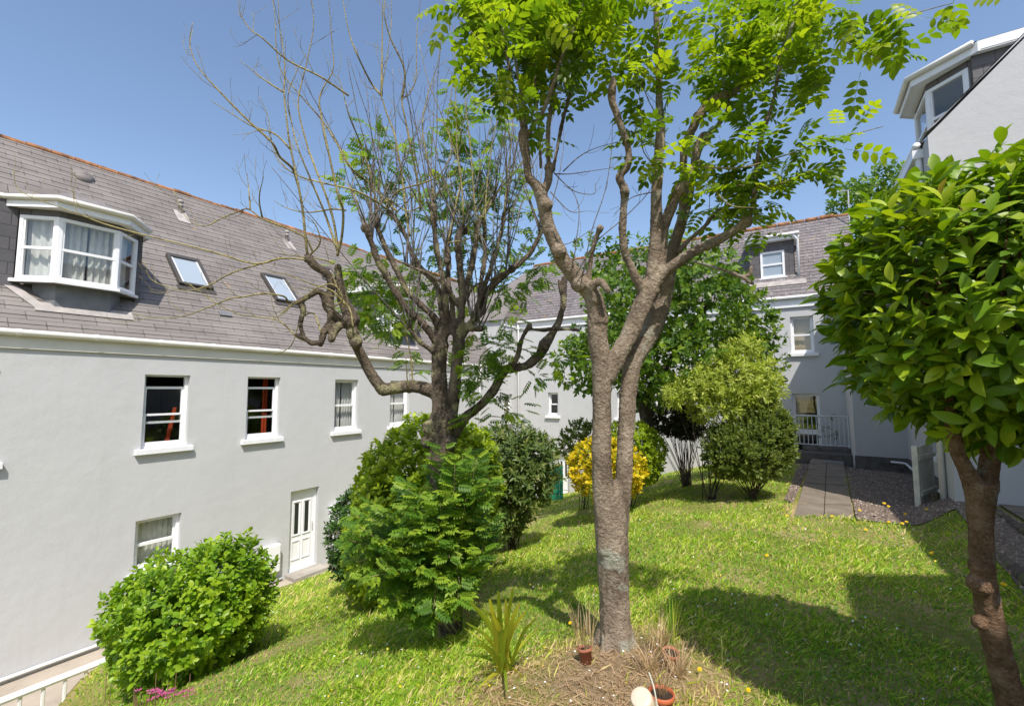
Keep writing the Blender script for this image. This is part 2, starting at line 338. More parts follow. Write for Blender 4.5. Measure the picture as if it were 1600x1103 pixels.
def pinnate(pairs=5, w=0.3):
    V = []; Fc = []
    def leaflet(o, d, l):
        d = np.array(d, float); d /= np.linalg.norm(d); side = np.cross([0, 0, 1.0], d); i = len(V); o = np.array(o, float)
        for a, b, c in ((0,0,0),(.25,-w*.48,.05),(.25,0,0),(.25,w*.48,.05),(.62,-w*.5,.02),(.62,0,-.03),(.62,w*.5,.02),(1,0,-.14)):
            V.append(o + d*a*l + side*b*l + np.array([0, 0, c*l]))
        Fc.extend([(i,i+2,i+1),(i,i+3,i+2),(i+1,i+2,i+5,i+4),(i+2,i+3,i+6,i+5),(i+4,i+5,i+7),(i+5,i+6,i+7)])
    for k in range(pairs):
        x = 0.22+0.62*k/(pairs-1); l = 0.34*(1-0.25*abs(k/(pairs-1)-0.45)); z = -0.10*x*x
        for sgn in (-1, 1): leaflet((x, 0, z), (0.45, sgn*0.9, -0.12), l)
    leaflet((0.86, 0, -0.08), (1, 0, -0.2), 0.34)
    i = len(V); V.extend([np.array(p) for p in ((0,-.006,0),(0,.006,0),(.87,.004,-.08),(.87,-.004,-.08))]); Fc.append((i,i+1,i+2,i+3))
    return np.array(V), Fc
T_ASH = pinnate(4, 0.50); T_ASHFINE = pinnate(5, 0.42)
class Leaves:
    def __init__(s): s.P = []; s.D = []; s.Nn = []; s.S = []; s.T = []
    def add(s, P, D, Nn, S, T=None):
        P = np.atleast_2d(P); k = len(P); s.P.append(P); s.D.append(np.broadcast_to(D, (k, 3))); s.Nn.append(np.broadcast_to(Nn, (k, 3)))
        s.S.append(np.broadcast_to(S, (k,))); s.T.append(RNG.random(k) if T is None else np.broadcast_to(T, (k,)))
    def build(s, name, tmpl, mat, parent=None, per_part=False):
        P = np.concatenate(s.P); D = norm(np.concatenate(s.D)); Nn = np.concatenate(s.Nn); S = np.concatenate(s.S); T = np.concatenate(s.T)
        Nn = norm(Nn - D*np.sum(Nn*D, 1)[:, None]); B = np.cross(Nn, D)
        V, Fc = tmpl; k = len(P); m = len(V)
        W = (P[:, None, :] + S[:, None, None]*(V[None, :, 0, None]*D[:, None, :] + V[None, :, 1, None]*B[:, None, :] + V[None, :, 2, None]*Nn[:, None, :])).reshape(-1, 3)
        return np_mesh(name, W, Fc, k, m, np.repeat(T, m), mat, parent)
def np_mesh(name, W, Fc, k, m, tint, mat, parent):
    me = bpy.data.meshes.new(name); me.vertices.add(len(W)); me.vertices.foreach_set('co', W.astype(np.float32).ravel())
    sizes = np.array([len(f) for f in Fc]); flat = np.concatenate([np.array(f) for f in Fc])
    loops = (np.arange(k)[:, None]*m + flat[None, :]).ravel().astype(np.int32)
    tot = np.tile(sizes, k); start = np.concatenate([[0], np.cumsum(tot)[:-1]]).astype(np.int32)
    me.loops.add(len(loops)); me.loops.foreach_set('vertex_index', loops)
    me.polygons.add(len(tot)); me.polygons.foreach_set('loop_start', start)
    try: me.polygons.foreach_set('loop_total', tot.astype(np.int32))
    except Exception: pass
    a = me.attributes.new('tint', 'FLOAT', 'POINT'); a.data.foreach_set('value', tint.astype(np.float32))
    me.update(calc_edges=True); me.validate()
    return link_mesh(name, me, mat, parent)
def rnd_dirs(k): return norm(RNG.normal(size=(k, 3)))
def shoots(lv, P, A, length, k, size, spread=0.9, vary=0.25, tintshift=0.0):
    """sprays of k leaves set spirally round a shoot axis A"""
    n = len(P); a = norm(A); ref = np.where(np.abs(a[:, 2:3]) < 0.9, np.array([[0, 0, 1.0]]), np.array([[1.0, 0, 0]]))
    u = norm(np.cross(a, ref)); w = np.cross(a, u); ph0 = RNG.random(n)*6.28; tn = RNG.random(n)
    for i in range(k):
        ph = ph0 + i*2.4; t = (i+0.5)/k; sp = spread*(1-0.55*t)
        rad = np.cos(ph)[:, None]*u + np.sin(ph)[:, None]*w
        d = a*(1-sp*0.6) + rad*sp + RNG.normal(size=(n, 3))*0.12 + np.array([0, 0, -0.05])
        s_ = size*(1+vary*RNG.normal(size=n)); s_ = np.clip(s_, size*0.5, size*1.6)*(1-0.25*abs(t-0.5))
        lv.add(P + a*(length*t), d, a + RNG.normal(size=(n, 3))*0.15, s_, np.clip(0.45*tn + 0.35*RNG.random(n) + 0.22*t + tintshift, 0, 1))
def lump(D, amp, sc, seed):
    return np.array([1 + amp*mnoise.noise(Vector((d[0]*sc+seed, d[1]*sc-seed, d[2]*sc+2*seed))) for d in D])
def crown_points(c, r, n, amp=0.15, sc=2.2, seed=0.0, inner=0.3, flat=None):
    """points through an uneven ellipsoid: most near its skin, some inside; returns points and outward directions"""
    D = rnd_dirs(n); k = lump(D, amp, sc, seed)
    t = np.where(RNG.random(n) < inner, 0.45+0.45*RNG.random(n), 0.88+0.14*RNG.random(n))
    P = np.array(c) + D*np.array(r)*(k*t)[:, None]
    O = norm(D/np.array(r))
    if flat is not None:
        ok = P[:, 2] > flat; P, O = P[ok], O[ok]
    return P, O

# ------------------------------------------------------------------ buildings
UZ = np.array([0, 0, 1.0])
def wall_sheet(mb, O, u, n, u0, u1, z0, z1, holes, rec=0.12):
    """wall with real openings; holes (a, b, c, d): from a to b along u, from c to d in height"""
    O = np.array(O, float); u = np.array(u, float); n = np.array(n, float)
    us = sorted({u0, u1} | {h[i] for h in holes for i in (0, 1)}); zs = sorted({z0, z1} | {h[i] for h in holes for i in (2, 3)})
    P = lambda a, z, d=0.0: O + u*a + UZ*z - n*d
    flip = np.cross(u, UZ) @ n < 0
    def put(q_): mb.poly(q_[::-1] if flip else q_)
    for i in range(len(us)-1):
        for j in range(len(zs)-1):
            a, b, c, d = us[i], us[i+1], zs[j], zs[j+1]; m, k = (a+b)/2, (c+d)/2
            if any(h[0] < m < h[1] and h[2] < k < h[3] for h in holes): continue
            put([P(a, c), P(b, c), P(b, d), P(a, d)])
    for a, b, c, d in holes:
        mb.poly([P(a, c), P(a, d), P(a, d, rec), P(a, c, rec)]); mb.poly([P(b, d), P(b, c), P(b, c, rec), P(b, d, rec)])
        mb.poly([P(a, d), P(b, d), P(b, d, rec), P(a, d, rec)]); mb.poly([P(b, c), P(a, c), P(a, c, rec), P(b, c, rec)])
def wavy(O, u, n, a, b, z0, z1, d, waves, amp, gather=0.0):
    mb = MB(); k = waves*8; O = np.array(O, float)
    for i in range(k):
        for j in range(4):
            def pt(ii, jj):
                t = ii/k; zz = z0+(z1-z0)*jj/4; x = a+(b-a)*t
                dd = d+amp*math.sin(t*waves*6.283+0.6*math.sin(7*t))*(0.6+0.4*jj/4)+amp*0.3*math.sin(t*waves*13+jj)
                return O+u*x+UZ*zz-n*dd
            mb.poly([pt(i, j), pt(i+1, j), pt(i+1, j+1), pt(i, j+1)])
    return mb
def sash_window(house, O, u, n, h, style='closed', curtain=None, rec=0.10, sill=0.09, wide=0.10):
    O = np.array(O, float); u = np.array(u, float); n = np.array(n, float); a, b, c, d = h
    mb = MB(); B = lambda p, q_: mb.obox(O, u, n, UZ, p, q_)
    f = 0.055
    B((a, -rec-0.06, c), (a+f, -rec, d)); B((b-f, -rec-0.06, c), (b, -rec, d)); B((a+f, -rec-0.06, d-f*0.7), (b-f, -rec, d)); B((a+f, -rec-0.06, c), (b-f, -rec, c+0.07))
    a1, b1 = a+f, b-f; H = d-c; g = 0.038
    if style == 'open':
        rows = [(d-0.16*H-0.05, d-0.16*H, -0.075, -0.045), (d-0.53*H-0.04, d-0.53*H, -0.04, -0.012), (d-0.635*H-0.045, d-0.635*H, -0.075, -0.045), (c+0.07, c+0.13, -0.04, -0.012)]
        stiles = [(d-0.635*H-0.045, d-0.16*H, -0.075, -0.045), (c+0.07, d-0.53*H, -0.04, -0.012)]
    else:
        rows = [(d-f*0.7-0.045, d-f*0.7, -0.075, -0.045), (c+0.50*H-0.025, c+0.50*H+0.03, -0.06, -0.012), (c+0.07, c+0.13, -0.04, -0.012)]
        stiles = [(c+0.5*H, d-f*0.7, -0.075, -0.045), (c+0.07, c+0.5*H, -0.04, -0.012)]
    for z0, z1, y0, y1 in rows: B((a1+0.001, -rec+y0, z0), (b1-0.001, -rec+y1, z1))
    for z0, z1, y0, y1 in stiles:
        B((a1, -rec+y0+0.002, z0+0.002), (a1+g, -rec+y1-0.002, z1-0.002)); B((b1-g, -rec+y0+0.002, z0+0.002), (b1, -rec+y1-0.002, z1-0.002))
    w = mb.build('window', M['upvc'], house)
    gl = MB()
    for z0, z1, y0, y1 in stiles: gl.poly([O+u*x_+n*(-rec+(y0+y1)/2)+UZ*z_ for x_, z_ in ((a1+g, z0+.02), (b1-g, z0+.02), (b1-g, z1-.02), (a1+g, z1-.02))])
    gl.build('pane', M['glass'], w)
    if sill:
        MB().obox(O, u, n, UZ, (a-wide, -rec+0.001, c-0.09), (b+wide, sill, c+0.012)).build('sill', M['sill'], w, bevel=0.008)
    if curtain:
        if curtain == 'pair':
            wavy(O, u, n, a-0.05, (a+b)/2-0.02, c, d, rec+0.17, 5, 0.025).build('curtain', M['curtain'], w, True)
            wavy(O, u, n, (a+b)/2+0.02, b+0.05, c, d, rec+0.17, 5, 0.025).build('curtain', M['curtain'], w, True)
        elif curtain == 'net': wavy(O, u, n, a-0.05, b+0.05, c, d, rec+0.15, 9, 0.016).build('curtain', M['curtain'], w, True)
        elif curtain == 'blind': wavy(O, u, n, a-0.05, b+0.05, c, d, rec+0.15, 2, 0.004).build('blind', M['tan_curtain'], w, True)
        elif curtain == 'red': wavy(O, u, n, b-0.19, b-0.06, c-0.1, d, rec+0.34, 2, 0.02).build('curtain', M['red'], w, True)
        elif curtain == 'slant': MB().prism([O+u*x_+UZ*z_-n*(rec+.22) for x_, z_ in ((b-.30, c), (b-.22, c), (b-.10, c+.80), (b-.16, c+.80))], n*.02).build('ironing_board', M['red'], w)
    return w
def slate_roof(house, E0, u, length, s, slen, n, mat, row, name='roof'):
    """overlapping courses of slate from the eave point E0 up the slope s"""
    E0 = np.array(E0, float); u = np.array(u, float); s = np.array(s, float); n = np.array(n, float); mb = MB(); k = int(math.ceil(slen/row))
    for i in range(k):
        a, b = i*row, min((i+1)*row+0.03, slen+0.02); lo, hi = 0.016, 0.002
        p = [E0+s*a+n*lo, E0+u*length+s*a+n*lo, E0+u*length+s*b+n*hi, E0+s*b+n*hi]; mb.poly(p)
        mb.poly([E0+s*a-n*0.004, E0+u*length+s*a-n*0.004, p[1], p[0]])
    return mb.build(name, mat, house)
def ridge_tiles(house, A, Bp, r=0.09, step=0.45):
    A = np.array(A, float); Bp = np.array(Bp, float); Ln = np.linalg.norm(Bp-A); d = (Bp-A)/Ln; mb = MB(); k = int(Ln/step)
    for i in range(k):
        rr = r*(1+0.06*RNG.normal()); z = np.array([0, 0, 0.012*RNG.normal()])
        mb.tube([A+d*(i*step+0.01)+z, A+d*((i+1)*step-0.012)+z], [rr, rr*0.93], 10)
    return mb.build('ridge_tile_row', M['ridge'], house)
def gutter(house, pts, r=0.055, mat=None): return MB().tube(pts, r, 10).build('gutter', mat or M['gutter'], house, True)
def down_pipe(house, pts, r=0.04): return MB().tube(pts, r, 8).build('downpipe', M['pipe'], house, True)
def upvc_door(house, O, u, n, h, rec=0.12):
    O = np.array(O, float); u = np.array(u, float); n = np.array(n, float); a, b, c, d = h
    fr = MB(); 
    for p, q_ in (((a, -rec-.07, c), (a+.06, -rec, d)), ((b-.06, -rec-.07, c), (b, -rec, d)), ((a+.06, -rec-.07, d-.06), (b-.06, -rec, d)), ((a+.06, -rec-.07, c), (b-.06, -rec+.01, c+.05))): fr.obox(O, u, n, UZ, p, q_)
    dr = MB(); A, Bq = a+.062, b-.062; W = Bq-A; H = d-c
    dr.obox(O, u, n, UZ, (A, -rec-.05, c+.052), (Bq, -rec-.012, d-.062))
    door = dr.build('door', M['upvc'], house); fr.build('door_frame', M['upvc'], door)
    mo = MB(); gl = MB()
    for k in (0, 1):
        x0 = A+W*(0.12+0.42*k); x1 = x0+W*0.34
        for z0, z1, glass in ((c+H*0.42, c+H*0.85, True), (c+H*0.12, c+H*0.36, False)):
            t = .022
            for p, q_ in (((x0, -rec-.012, z0), (x0+t, -rec+.008, z1)), ((x1-t, -rec-.012, z0), (x1, -rec+.008, z1)), ((x0+t, -rec-.012, z0), (x1-t, -rec+.008, z0+t)), ((x0+t, -rec-.012, z1-t), (x1-t, -rec+.008, z1))): mo.obox(O, u, n, UZ, p, q_)
            if glass: gl.obox(O, u, n, UZ, (x0+W*.09, -rec-.012, z0+.04), (x1-W*.09, -rec-.006, z1-.05))
    mo.build('door_panel', M['upvc'], door); gl.build('door_pane', M['darkglass'], door)
    MB().tube([O+u*(A+W*.93)-n*(rec-.03)+UZ*(c+H*.47), O+u*(A+W*.93)-n*(rec-.03)+UZ*(c+H*.56)], .012, 6).build('handle', M['metal'], door)
    return door
m_, nt_, b_, o_ = new_mat('dark door glass'); val(b_.inputs['Base Color'], (0.02, 0.025, 0.025, 1)); val(b_.inputs['Roughness'], 0.05); M['darkglass'] = m_

# --- left terrace -------------------------------------------------------------------------------------
XW = -10.9; ZE = 3.3; UL = np.array([0, 1.0, 0]); NL = np.array([1.0, 0, 0]); OL = np.array([XW, 0, 0])
left = empty('terraced_house', (XW, 6, -2.25), 'long white rendered house along the left with grey slate roof, bay dormers and roof windows', 'house', 'houses round the courtyard')
wins = [((1.00, 1.80, 1.22, 2.69), 'open', None), ((3.72, 4.51, 1.22, 2.69), 'open', 'slant'), ((5.70, 6.49, 1.22, 2.69), 'open', 'red'),
        ((8.07, 8.85, 1.22, 2.67), 'closed', 'pair'), ((10.09, 10.90, 1.22, 2.67), 'closed', 'pair'), ((12.6, 13.35, 1.22, 2.67), 'closed', 'net'),
        ((16.62, 17.28, 0.98, 2.18), 'closed', 'blind'), ((3.72, 4.49, -1.12, -0.13), 'closed', 'net'), ((9.6, 10.4, -1.12, -0.13), 'closed', 'net')]
ldoor = (6.88, 7.67, -2.14, -0.16)
mb = MB(); wall_sheet(mb, OL, UL, NL, -9, 17.6, -2.6, 3.32, [w[0] for w in wins]+[ldoor])
mb.poly([(XW, -9, -2.6), (XW, -9, 3.32), (-15.98, -9, 8.4), (-21, -9, 3.32), (-21, -9, -2.6)]); mb.poly([(-21, -9, -2.6), (-21, 25, -2.6), (-21, 25, 3.32), (-21, -9, 3.32)])
mb.poly([(-10.95, 25, -2.6), (-10.95, 25, 3.32), (-15.98, 25, 8.4), (-21, 25, 3.32), (-21, 25, -2.6)])
mb.build('wall', M['render'], left)
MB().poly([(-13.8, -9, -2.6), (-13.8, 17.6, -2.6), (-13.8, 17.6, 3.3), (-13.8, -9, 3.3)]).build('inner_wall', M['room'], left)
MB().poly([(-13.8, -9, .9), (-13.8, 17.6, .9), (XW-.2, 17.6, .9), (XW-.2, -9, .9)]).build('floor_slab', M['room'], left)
for h, st, cu in wins: sash_window(left, OL, UL, NL, h, st, cu)
upvc_door(left, OL, UL, NL, ldoor)
slate_roof(left, (XW+0.10, -9, 3.32), UL, 25.45, (-q, 0, q), 7.22, (q, 0, q), M['slate_left'], 0.235)
MB().poly([(-13.2, 16.45, 5.6), (-13.2, 25, 5.6), (-15.98, 25, 8.4), (-15.98, 16.45, 8.4)]).build('roof', M['slate_left'], left)
slate_roof(left, (-21.1, 25, 3.32), (0, -1, 0), 34, (q, 0, q), 7.2, (-q, 0, q), M['slate_left'], 0.4)
ridge_tiles(left, (-15.92, -9, 8.40), (-15.92, 25, 8.40))
MB().box((XW+.001, -9, 3.07), (XW+.04, 15.35, 3.31)).build('fascia', M['gutter'], left)
gutter(left, [(XW+.10, y, 3.33) for y in np.linspace(-9, 15.38, 20)])
for y in np.arange(-1, 15, 0.98): MB().tube([(XW+.10, y-.03, 3.331), (XW+.10, y+.03, 3.331)], .061, 10).build('gutter_bracket', M['gutter'], left)
mb = MB(); mb.poly([(XW+.003, 16.45, 2.4), (XW+.003, 17.6, 2.4), (XW+.003, 17.6, 5.42), (XW+.003, 16.45, 5.42)]); mb.poly([(XW+.003, 16.45, 3.2), (-14, 16.45, 5.0), (-14, 16.45, 5.42), (XW+.003, 16.45, 5.42)])
mb.build('corner_wall', M['render'], left)
mb = MB(); mb.poly([(XW+.14, 16.33, 5.43), (XW+.14, 17.6, 5.43), (-11.3, 20.06, 8.68)]); mb.poly([(XW+.14, 16.33, 5.43), (-11.3, 20.06, 8.68), (-14.2, 16.33, 5.43)]); mb.poly([(XW+.14, 16.33, 5.42), (-14.2, 16.33, 5.42), (-14.2, 17.6, 5.42), (XW+.14, 17.6, 5.42)])
mb.build('corner_roof', M['slate_left'], left)
MB().box((XW+.005, 16.38, 5.18), (XW+.05, 17.6-.01, 5.41)).build('corner_fascia', M['upvc'], left)
down_pipe(left, [(XW+.10, 14.75, 3.30), (XW+.06, 14.75, 3.1), (XW+.06, 14.75, -2.2)])
MB().box((XW+.01, 14.62, 2.72), (XW+.17, 14.88, 2.95)).build('hopper', M['gutter'], left, bevel=.01)
# small things fixed to the wall
for y, z0, z1, nm in ((7.98, -1.35, -0.72, 'meter_box'), (6.16, -1.95, -1.30, 'meter_box')):
    MB().box((XW+.002, y, z0), (XW+.17, y+.42, z1)).build(nm, M['upvc'], left, bevel=.03)
down_pipe(left, [(XW+.05, 8.1, -1.36), (XW+.05, 8.1, -1.95), (XW+.05, 8.9, -2.0)], .025)
down_pipe(left, [(XW+.05, -2, -2.17), (XW+.05, 6.7, -2.17)], .03)
MB().box((XW+.001, 6.80, -2.3), (XW+.42, 7.75, -2.15)).build('door_step', M['concrete'], left, bevel=.01)
# roof windows, vents
def roof_pt(y, s_, h=0.0): return np.array([XW+.10-q*s_+q*h, y, 3.32+q*s_+q*h])
def skylight(y0, y1, s0, s1):
    S = np.array([-q, 0, q]); Nn = np.array([q, 0, q]); O = roof_pt(0, 0); mb = MB()
    for p, q_ in (((y0, s0, .0), (y0+.07, s1, .10)), ((y1-.07, s0, .0), (y1, s1, .10)), ((y0+.07, s0, .0), (y1-.07, s0+.07, .09)), ((y0+.07, s1-.10, .0), (y1-.07, s1, .11))): mb.obox(O, UL, S, Nn, p, q_)
    k = mb.build('roof_window', M['darkframe'], left)
    MB().obox(O, UL, S, Nn, (y0+.07, s0+.07, .02), (y1-.07, s1-.10, .07)).build('pane', M['roofglass'], k)
    for p, q_ in (((y0+.075, s0+.075, .072), (y0+.12, s1-.105, .082)), ((y1-.12, s0+.075, .072), (y1-.075, s1-.105, .082))): MB().obox(O, UL, S, Nn, p, q_).build('sash_bar', M['metal'], k)
    MB().obox(O, UL, S, Nn, (y0-.05, s0-.16, .018), (y1+.05, s0, .03)).build('flashing', M['darkframe'], k)
m_, nt_, b_, o_ = new_mat('roof window pane'); val(b_.inputs['Base Color'], (0.30, 0.35, 0.40, 1)); val(b_.inputs['Roughness'], 0.03); val(b_.inputs['Specular IOR Level'], 0.9); M['roofglass'] = m_
skylight(4.74, 5.48, 2.15, 3.35); skylight(7.10, 7.84, 2.15, 3.40); skylight(9.5, 10.1, 4.1, 4.7)
for y, s_, mt in ((5.68, 5.85, 'pipe'), (8.98, 6.0, 'pipe')):
    p = roof_pt(y, s_); mb = MB(); mb.lathe(p-UZ*.05, [(.055, 0), (.055, .26), (.075, .26), (.075, .30), (.05, .31), (.05, .36), (.08, .37), (.075, .43), (.02, .46), (0, .46)], 12)
    v = mb.build('vent_pipe', M['ventgrey'] if 'ventgrey' in M else M['leadpale'], left, True)
    MB().obox(roof_pt(0, 0), UL, np.array([-q, 0, q]), np.array([q, 0, q]), (y-.16, s_-.5, .018), (y+.16, s_+.1, .026)).build('flashing', M['leadpale'], v)
p = roof_pt(3.62, 6.35); mb = MB()
mb.lathe(p - np.array([0.05, 0, .1]), [(.24, 0), (.24, .16), (.15, .24), (0, .27)], 16, (q, 0, q)); mb.build('roof_vent', M['slate_left'], left, True)
MB().lathe(p+np.array([.13, 0, -.10]), [(.2, -.02), (.2, .02), (0, .02)], 14, (0.94, 0, 0.34)).build('vent_grille', M['leadpale'], left)
MB().obox(roof_pt(0, 0), UL, np.array([-q, 0, q]), np.array([q, 0, q]), (5.35, 1.15, .018), (5.62, 1.3, .05)).build('slate_vent', M['lead'], left)
def bay_dormer(house, o, u, n, W, cant, z0, z1, zs, zf, back, mats, curtains, slope=1.0, wing=0.0, wing2=0.0):
    """canted bay dormer: o is the middle of its front at height 0, W the front's width; sub-parts hang from the dormer"""
    o = np.array(o, float); u = np.array(u, float); n = np.array(n, float)
    P = lambda a, d, z: o+u*a+n*d+UZ*z
    plan = [(-W/2-cant, -cant), (-W/2, 0), (W/2, 0), (W/2+cant, -cant)]
    b = MB()                                                    # slate hung cheeks and the wall either side of the bay
    for sgn, ex in ((-1, wing), (1, wing2)):
        a0 = sgn*(W/2+cant+.012); a1 = sgn*(W/2+cant+.09+ex); dd = -cant-.03
        b.poly([P(a0, dd, zs-.6), P(a1, dd, zs-.6), P(a1, dd, zf), P(a0, dd, zf)]); b.poly([P(a1, dd, zs-.8), P(a1, dd-back, zs-.8), P(a1, dd-back, zf), P(a1, dd, zf)])
    for (a, d), (e, g) in zip(plan[:-1], plan[1:]): b.poly([P(a, d-.02, z1-.02), P(e, g-.02, z1-.02), P(e, g-.02, zf), P(a, d-.02, zf)])
    dm = b.build('bay_dormer', mats['cheek'], house)
    gl = MB(); fr = MB()
    for i, ((a, d), (e, g)) in enumerate(zip(plan[:-1], plan[1:])):
        A = P(a, d, 0); E = P(e, g, 0); Ln = np.linalg.norm(E-A); uu = (E-A)/Ln; nn = np.cross(uu, UZ); nn = nn if nn@n > 0 else -nn
        X = lambda p, q_, m=fr: m.obox(A, uu, nn, UZ, p, q_)
        t = .06; zm = (z0+z1)/2
        X((0.002, -.08, z0), (t, 0, z1)); X((Ln-t, -.08, z0), (Ln-.002, 0, z1)); X((t, -.08, z0), (Ln-t, 0, z0+t*1.2)); X((t, -.08, z1-t), (Ln-t, 0, z1)); X((t, -.07, zm-.025), (Ln-t, -.006, zm+.025))
        X((t+.001, -.06, z0+t*1.2), (t+.03, -.012, z1-t)); X((Ln-t-.03, -.06, z0+t*1.2), (Ln-t-.001, -.012, z1-t))
        gl.poly([A+uu*x_-nn*.04+UZ*z_ for x_, z_ in ((t, z0+t), (Ln-t, z0+t), (Ln-t, z1-t), (t, z1-t))])
        if curtains: wavy(A, uu, nn, .03, Ln/2+.0 if i == 1 else Ln-.05, z0, z1, .17, 4, .03).build('curtain', M['curtain'], dm, True)
        if curtains and i == 1: wavy(A, uu, nn, Ln/2+.03, Ln-.03, z0, z1, .17, 4, .03).build('curtain', M['curtain'], dm, True)
    fr.build('window_frame', M['upvc'], dm); gl.build('pane', M['glass'], dm)
    out = lambda k: [(-W/2-cant-k*.42-k*.6, -cant-k*.4), (-W/2-k*.42, k), (W/2+k*.42, k), (W/2+cant+k*.42+k*.6, -cant-k*.4)]
    s_ = MB(); ring = out(.07)
    s_.prism([P(a, d, z0-.05) for a, d in ring]+[P(W/2+cant, -cant-.1, z0-.05), P(-W/2-cant, -cant-.1, z0-.05)], UZ*.055); s_.build('sill', M['upvc'], dm)
    ld = MB()
    low = [(-W/2-cant*.45, -cant-.02), (-W/2+.05, -.13), (W/2-.05, -.13), (W/2+cant*.45, -cant-.02)]
    for (a, d), (e, g) in zip(low[:-1], low[1:]): ld.poly([P(a, d, zs-.75), P(e, g, zs-.75), P(e, g, z0-.04), P(a, d, z0-.04)])
    ld.poly([P(-W/2-cant, -cant-.05, z0-.052), P(W/2+cant, -cant-.05, z0-.052), P(W/2, 0, z0-.052), P(-W/2, 0, z0-.052)])
    ld.build('lead_apron', M['lead'], dm)
    fa = MB(); gt = MB(); r_ = out(.2); r_ = [(r_[0][0]-wing, r_[0][1]-back)]+([(r_[0][0]-wing, r_[0][1])] if wing else [])+r_[0:4]+[(r_[3][0], r_[3][1]-back)]
    for (a, d), (e, g) in zip(r_[:-1], r_[1:]):
        k = MB(); A = P(a, d, 0); E = P(e, g, 0); Ln = np.linalg.norm(E-A); uu = (E-A)/Ln; nn = np.cross(uu, UZ); nn = nn if nn@n > 0 else -nn
        fa.obox(A, uu, nn, UZ, (0, -.03, zf-.11), (Ln, 0, zf+.06))
    fa.prism([P(a, d-.03, zf-.10) for a, d in r_], UZ*.012); r_ = ([(r_[1][0], r_[1][1])] if wing else [r_[1]])+out(.2)[1:3]+[out(.2)[3]]
    gt.tube([P(a, d+.05, zf+.05) for a, d in ([out(.2)[0]] if wing else [])+r_[1 if wing else 0:]] if not wing else [P(a, d+.05, zf+.05) for a, d in [r_[0], out(.2)[0]]+r_[1:]], .05, 8); fa.build('fascia', M['upvc'], dm); gt.build('gutter', M['gutter'], dm, True)
    rf = MB(); o4 = out(.2); E_ = lambda a, d: P(a, d+.03, zf+.065); top = zf+.62
    A1 = P(0, -W*.55-cant, top); B1 = P(0, -back-1.4, top)
    c0, c1, c2, c3 = [E_(*k) for k in o4]; s0 = E_(o4[0][0]-wing, -back-.3); s3 = E_(o4[3][0], -back-.3); cw = E_(o4[0][0]-wing, o4[0][1])
    rf.poly([c1, c2, A1]); rf.poly([c0, c1, A1]); rf.poly([c2, c3, A1]); rf.poly([c3, s3, B1, A1]); rf.poly([cw, c0, A1]); rf.poly([s0, cw, A1, B1])
    rf.build('dormer_roof', mats['roof'], dm)
    return dm
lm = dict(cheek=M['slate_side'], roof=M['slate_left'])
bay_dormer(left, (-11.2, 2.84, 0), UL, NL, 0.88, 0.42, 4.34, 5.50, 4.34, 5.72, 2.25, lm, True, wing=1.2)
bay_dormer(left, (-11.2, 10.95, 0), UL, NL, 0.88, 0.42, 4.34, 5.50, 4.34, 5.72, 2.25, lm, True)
for sg, yy in ((1, 3.85), (1, 11.95)):
    mb = MB()
    O = roof_pt(0, 0); S = np.array([-q, 0, q]); Nn = np.array([q, 0, q]); yc = yy-1.01
    mb.obox(O, UL, S, Nn, (yc-.65, .62, .018), (yc+.75, .86, .03))
    mb.prism([O+UL*(yc-.65)+S*.7+Nn*.019, O+UL*(yc-.5)+S*.75+Nn*.019, O+UL*(yc-1.1)+S*1.75+Nn*.019, O+UL*(yc-1.25)+S*1.7+Nn*.019], Nn*.012)
    mb.build('roof_flashing', M['leadpale'], left)

# --- far wing -----------------------------------------------------------------------------------------
YF = 17.6; UF = np.array([1.0, 0, 0]); NF = np.array([0, -1.0, 0]); OF = np.array([0, YF, 0])
far = empty('rendered_house', (-4, YF, -1), 'white rendered house across the far end of the courtyard with weathered slate mansard roof', 'house', 'houses round the courtyard')
fw = [((-9.28, -8.79, 1.25, 2.26), 'closed', None), ((-0.20, 0.44, 3.56, 4.79), 'closed', 'blind'), ((-6.2, -5.6, 1.25, 2.26), 'closed', None), ((-3.4, -2.8, 3.56, 4.79), 'closed', 'net'), ((-3.3, -2.7, 1.1, 2.2), 'closed', 'net'), ((-1.95, -1.3, 1.0, 2.1), 'closed', 'net')]
fdoor = (-8.93, -8.30, -2.0, -0.36); gdoor = (-0.24, 0.50, 0.22, 2.26)
mb = MB(); wall_sheet(mb, OF, UF, NF, -11.35, 2.4, -2.7, 5.45, [w[0] for w in fw]+[fdoor, gdoor])
mb.poly([(-11.35, YF, -2.7), (-11.35, 24, -2.7), (-11.35, 24, 5.45), (-11.35, 20.2, 8.7), (-11.35, YF, 5.45)]); mb.poly([(2.4, YF, -2.7), (2.4, 24, -2.7), (2.4, 24, 5.45), (2.4, 20.2, 8.7), (2.4, YF, 5.45)])
mb.poly([(-11.35, 24, -2.7), (2.4, 24, -2.7), (2.4, 24, 5.45), (-11.35, 24, 5.45)])
mb.build('wall', M['render'], far)
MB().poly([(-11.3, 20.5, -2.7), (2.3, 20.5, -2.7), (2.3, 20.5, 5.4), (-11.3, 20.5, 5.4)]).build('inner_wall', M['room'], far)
for h, st, cu in fw: sash_window(far, OF, UF, NF, h, st, cu)
upvc_door(far, OF, UF, NF, fdoor)
mb = MB(); a, b, c, d = gdoor
for p, q_ in (((a, -.2, c), (a+.08, -.1, d)), ((b-.08, -.2, c), (b, -.1, d)), ((a+.08, -.2, d-.08), (b-.08, -.1, d)), ((a+.08, -.19, 0.95), (b-.08, -.11, 1.10)), ((a+.08, -.2, c), (b-.08, -.1, c+.2))): mb.obox(OF, UF, NF, UZ, p, q_)
gd = mb.build('door', M['upvc'], far); MB().obox(OF, UF, NF, UZ, (a+.08, -.16, c+.2), (b-.08, -.15, d-.08)).build('pane', M['glass'], gd)
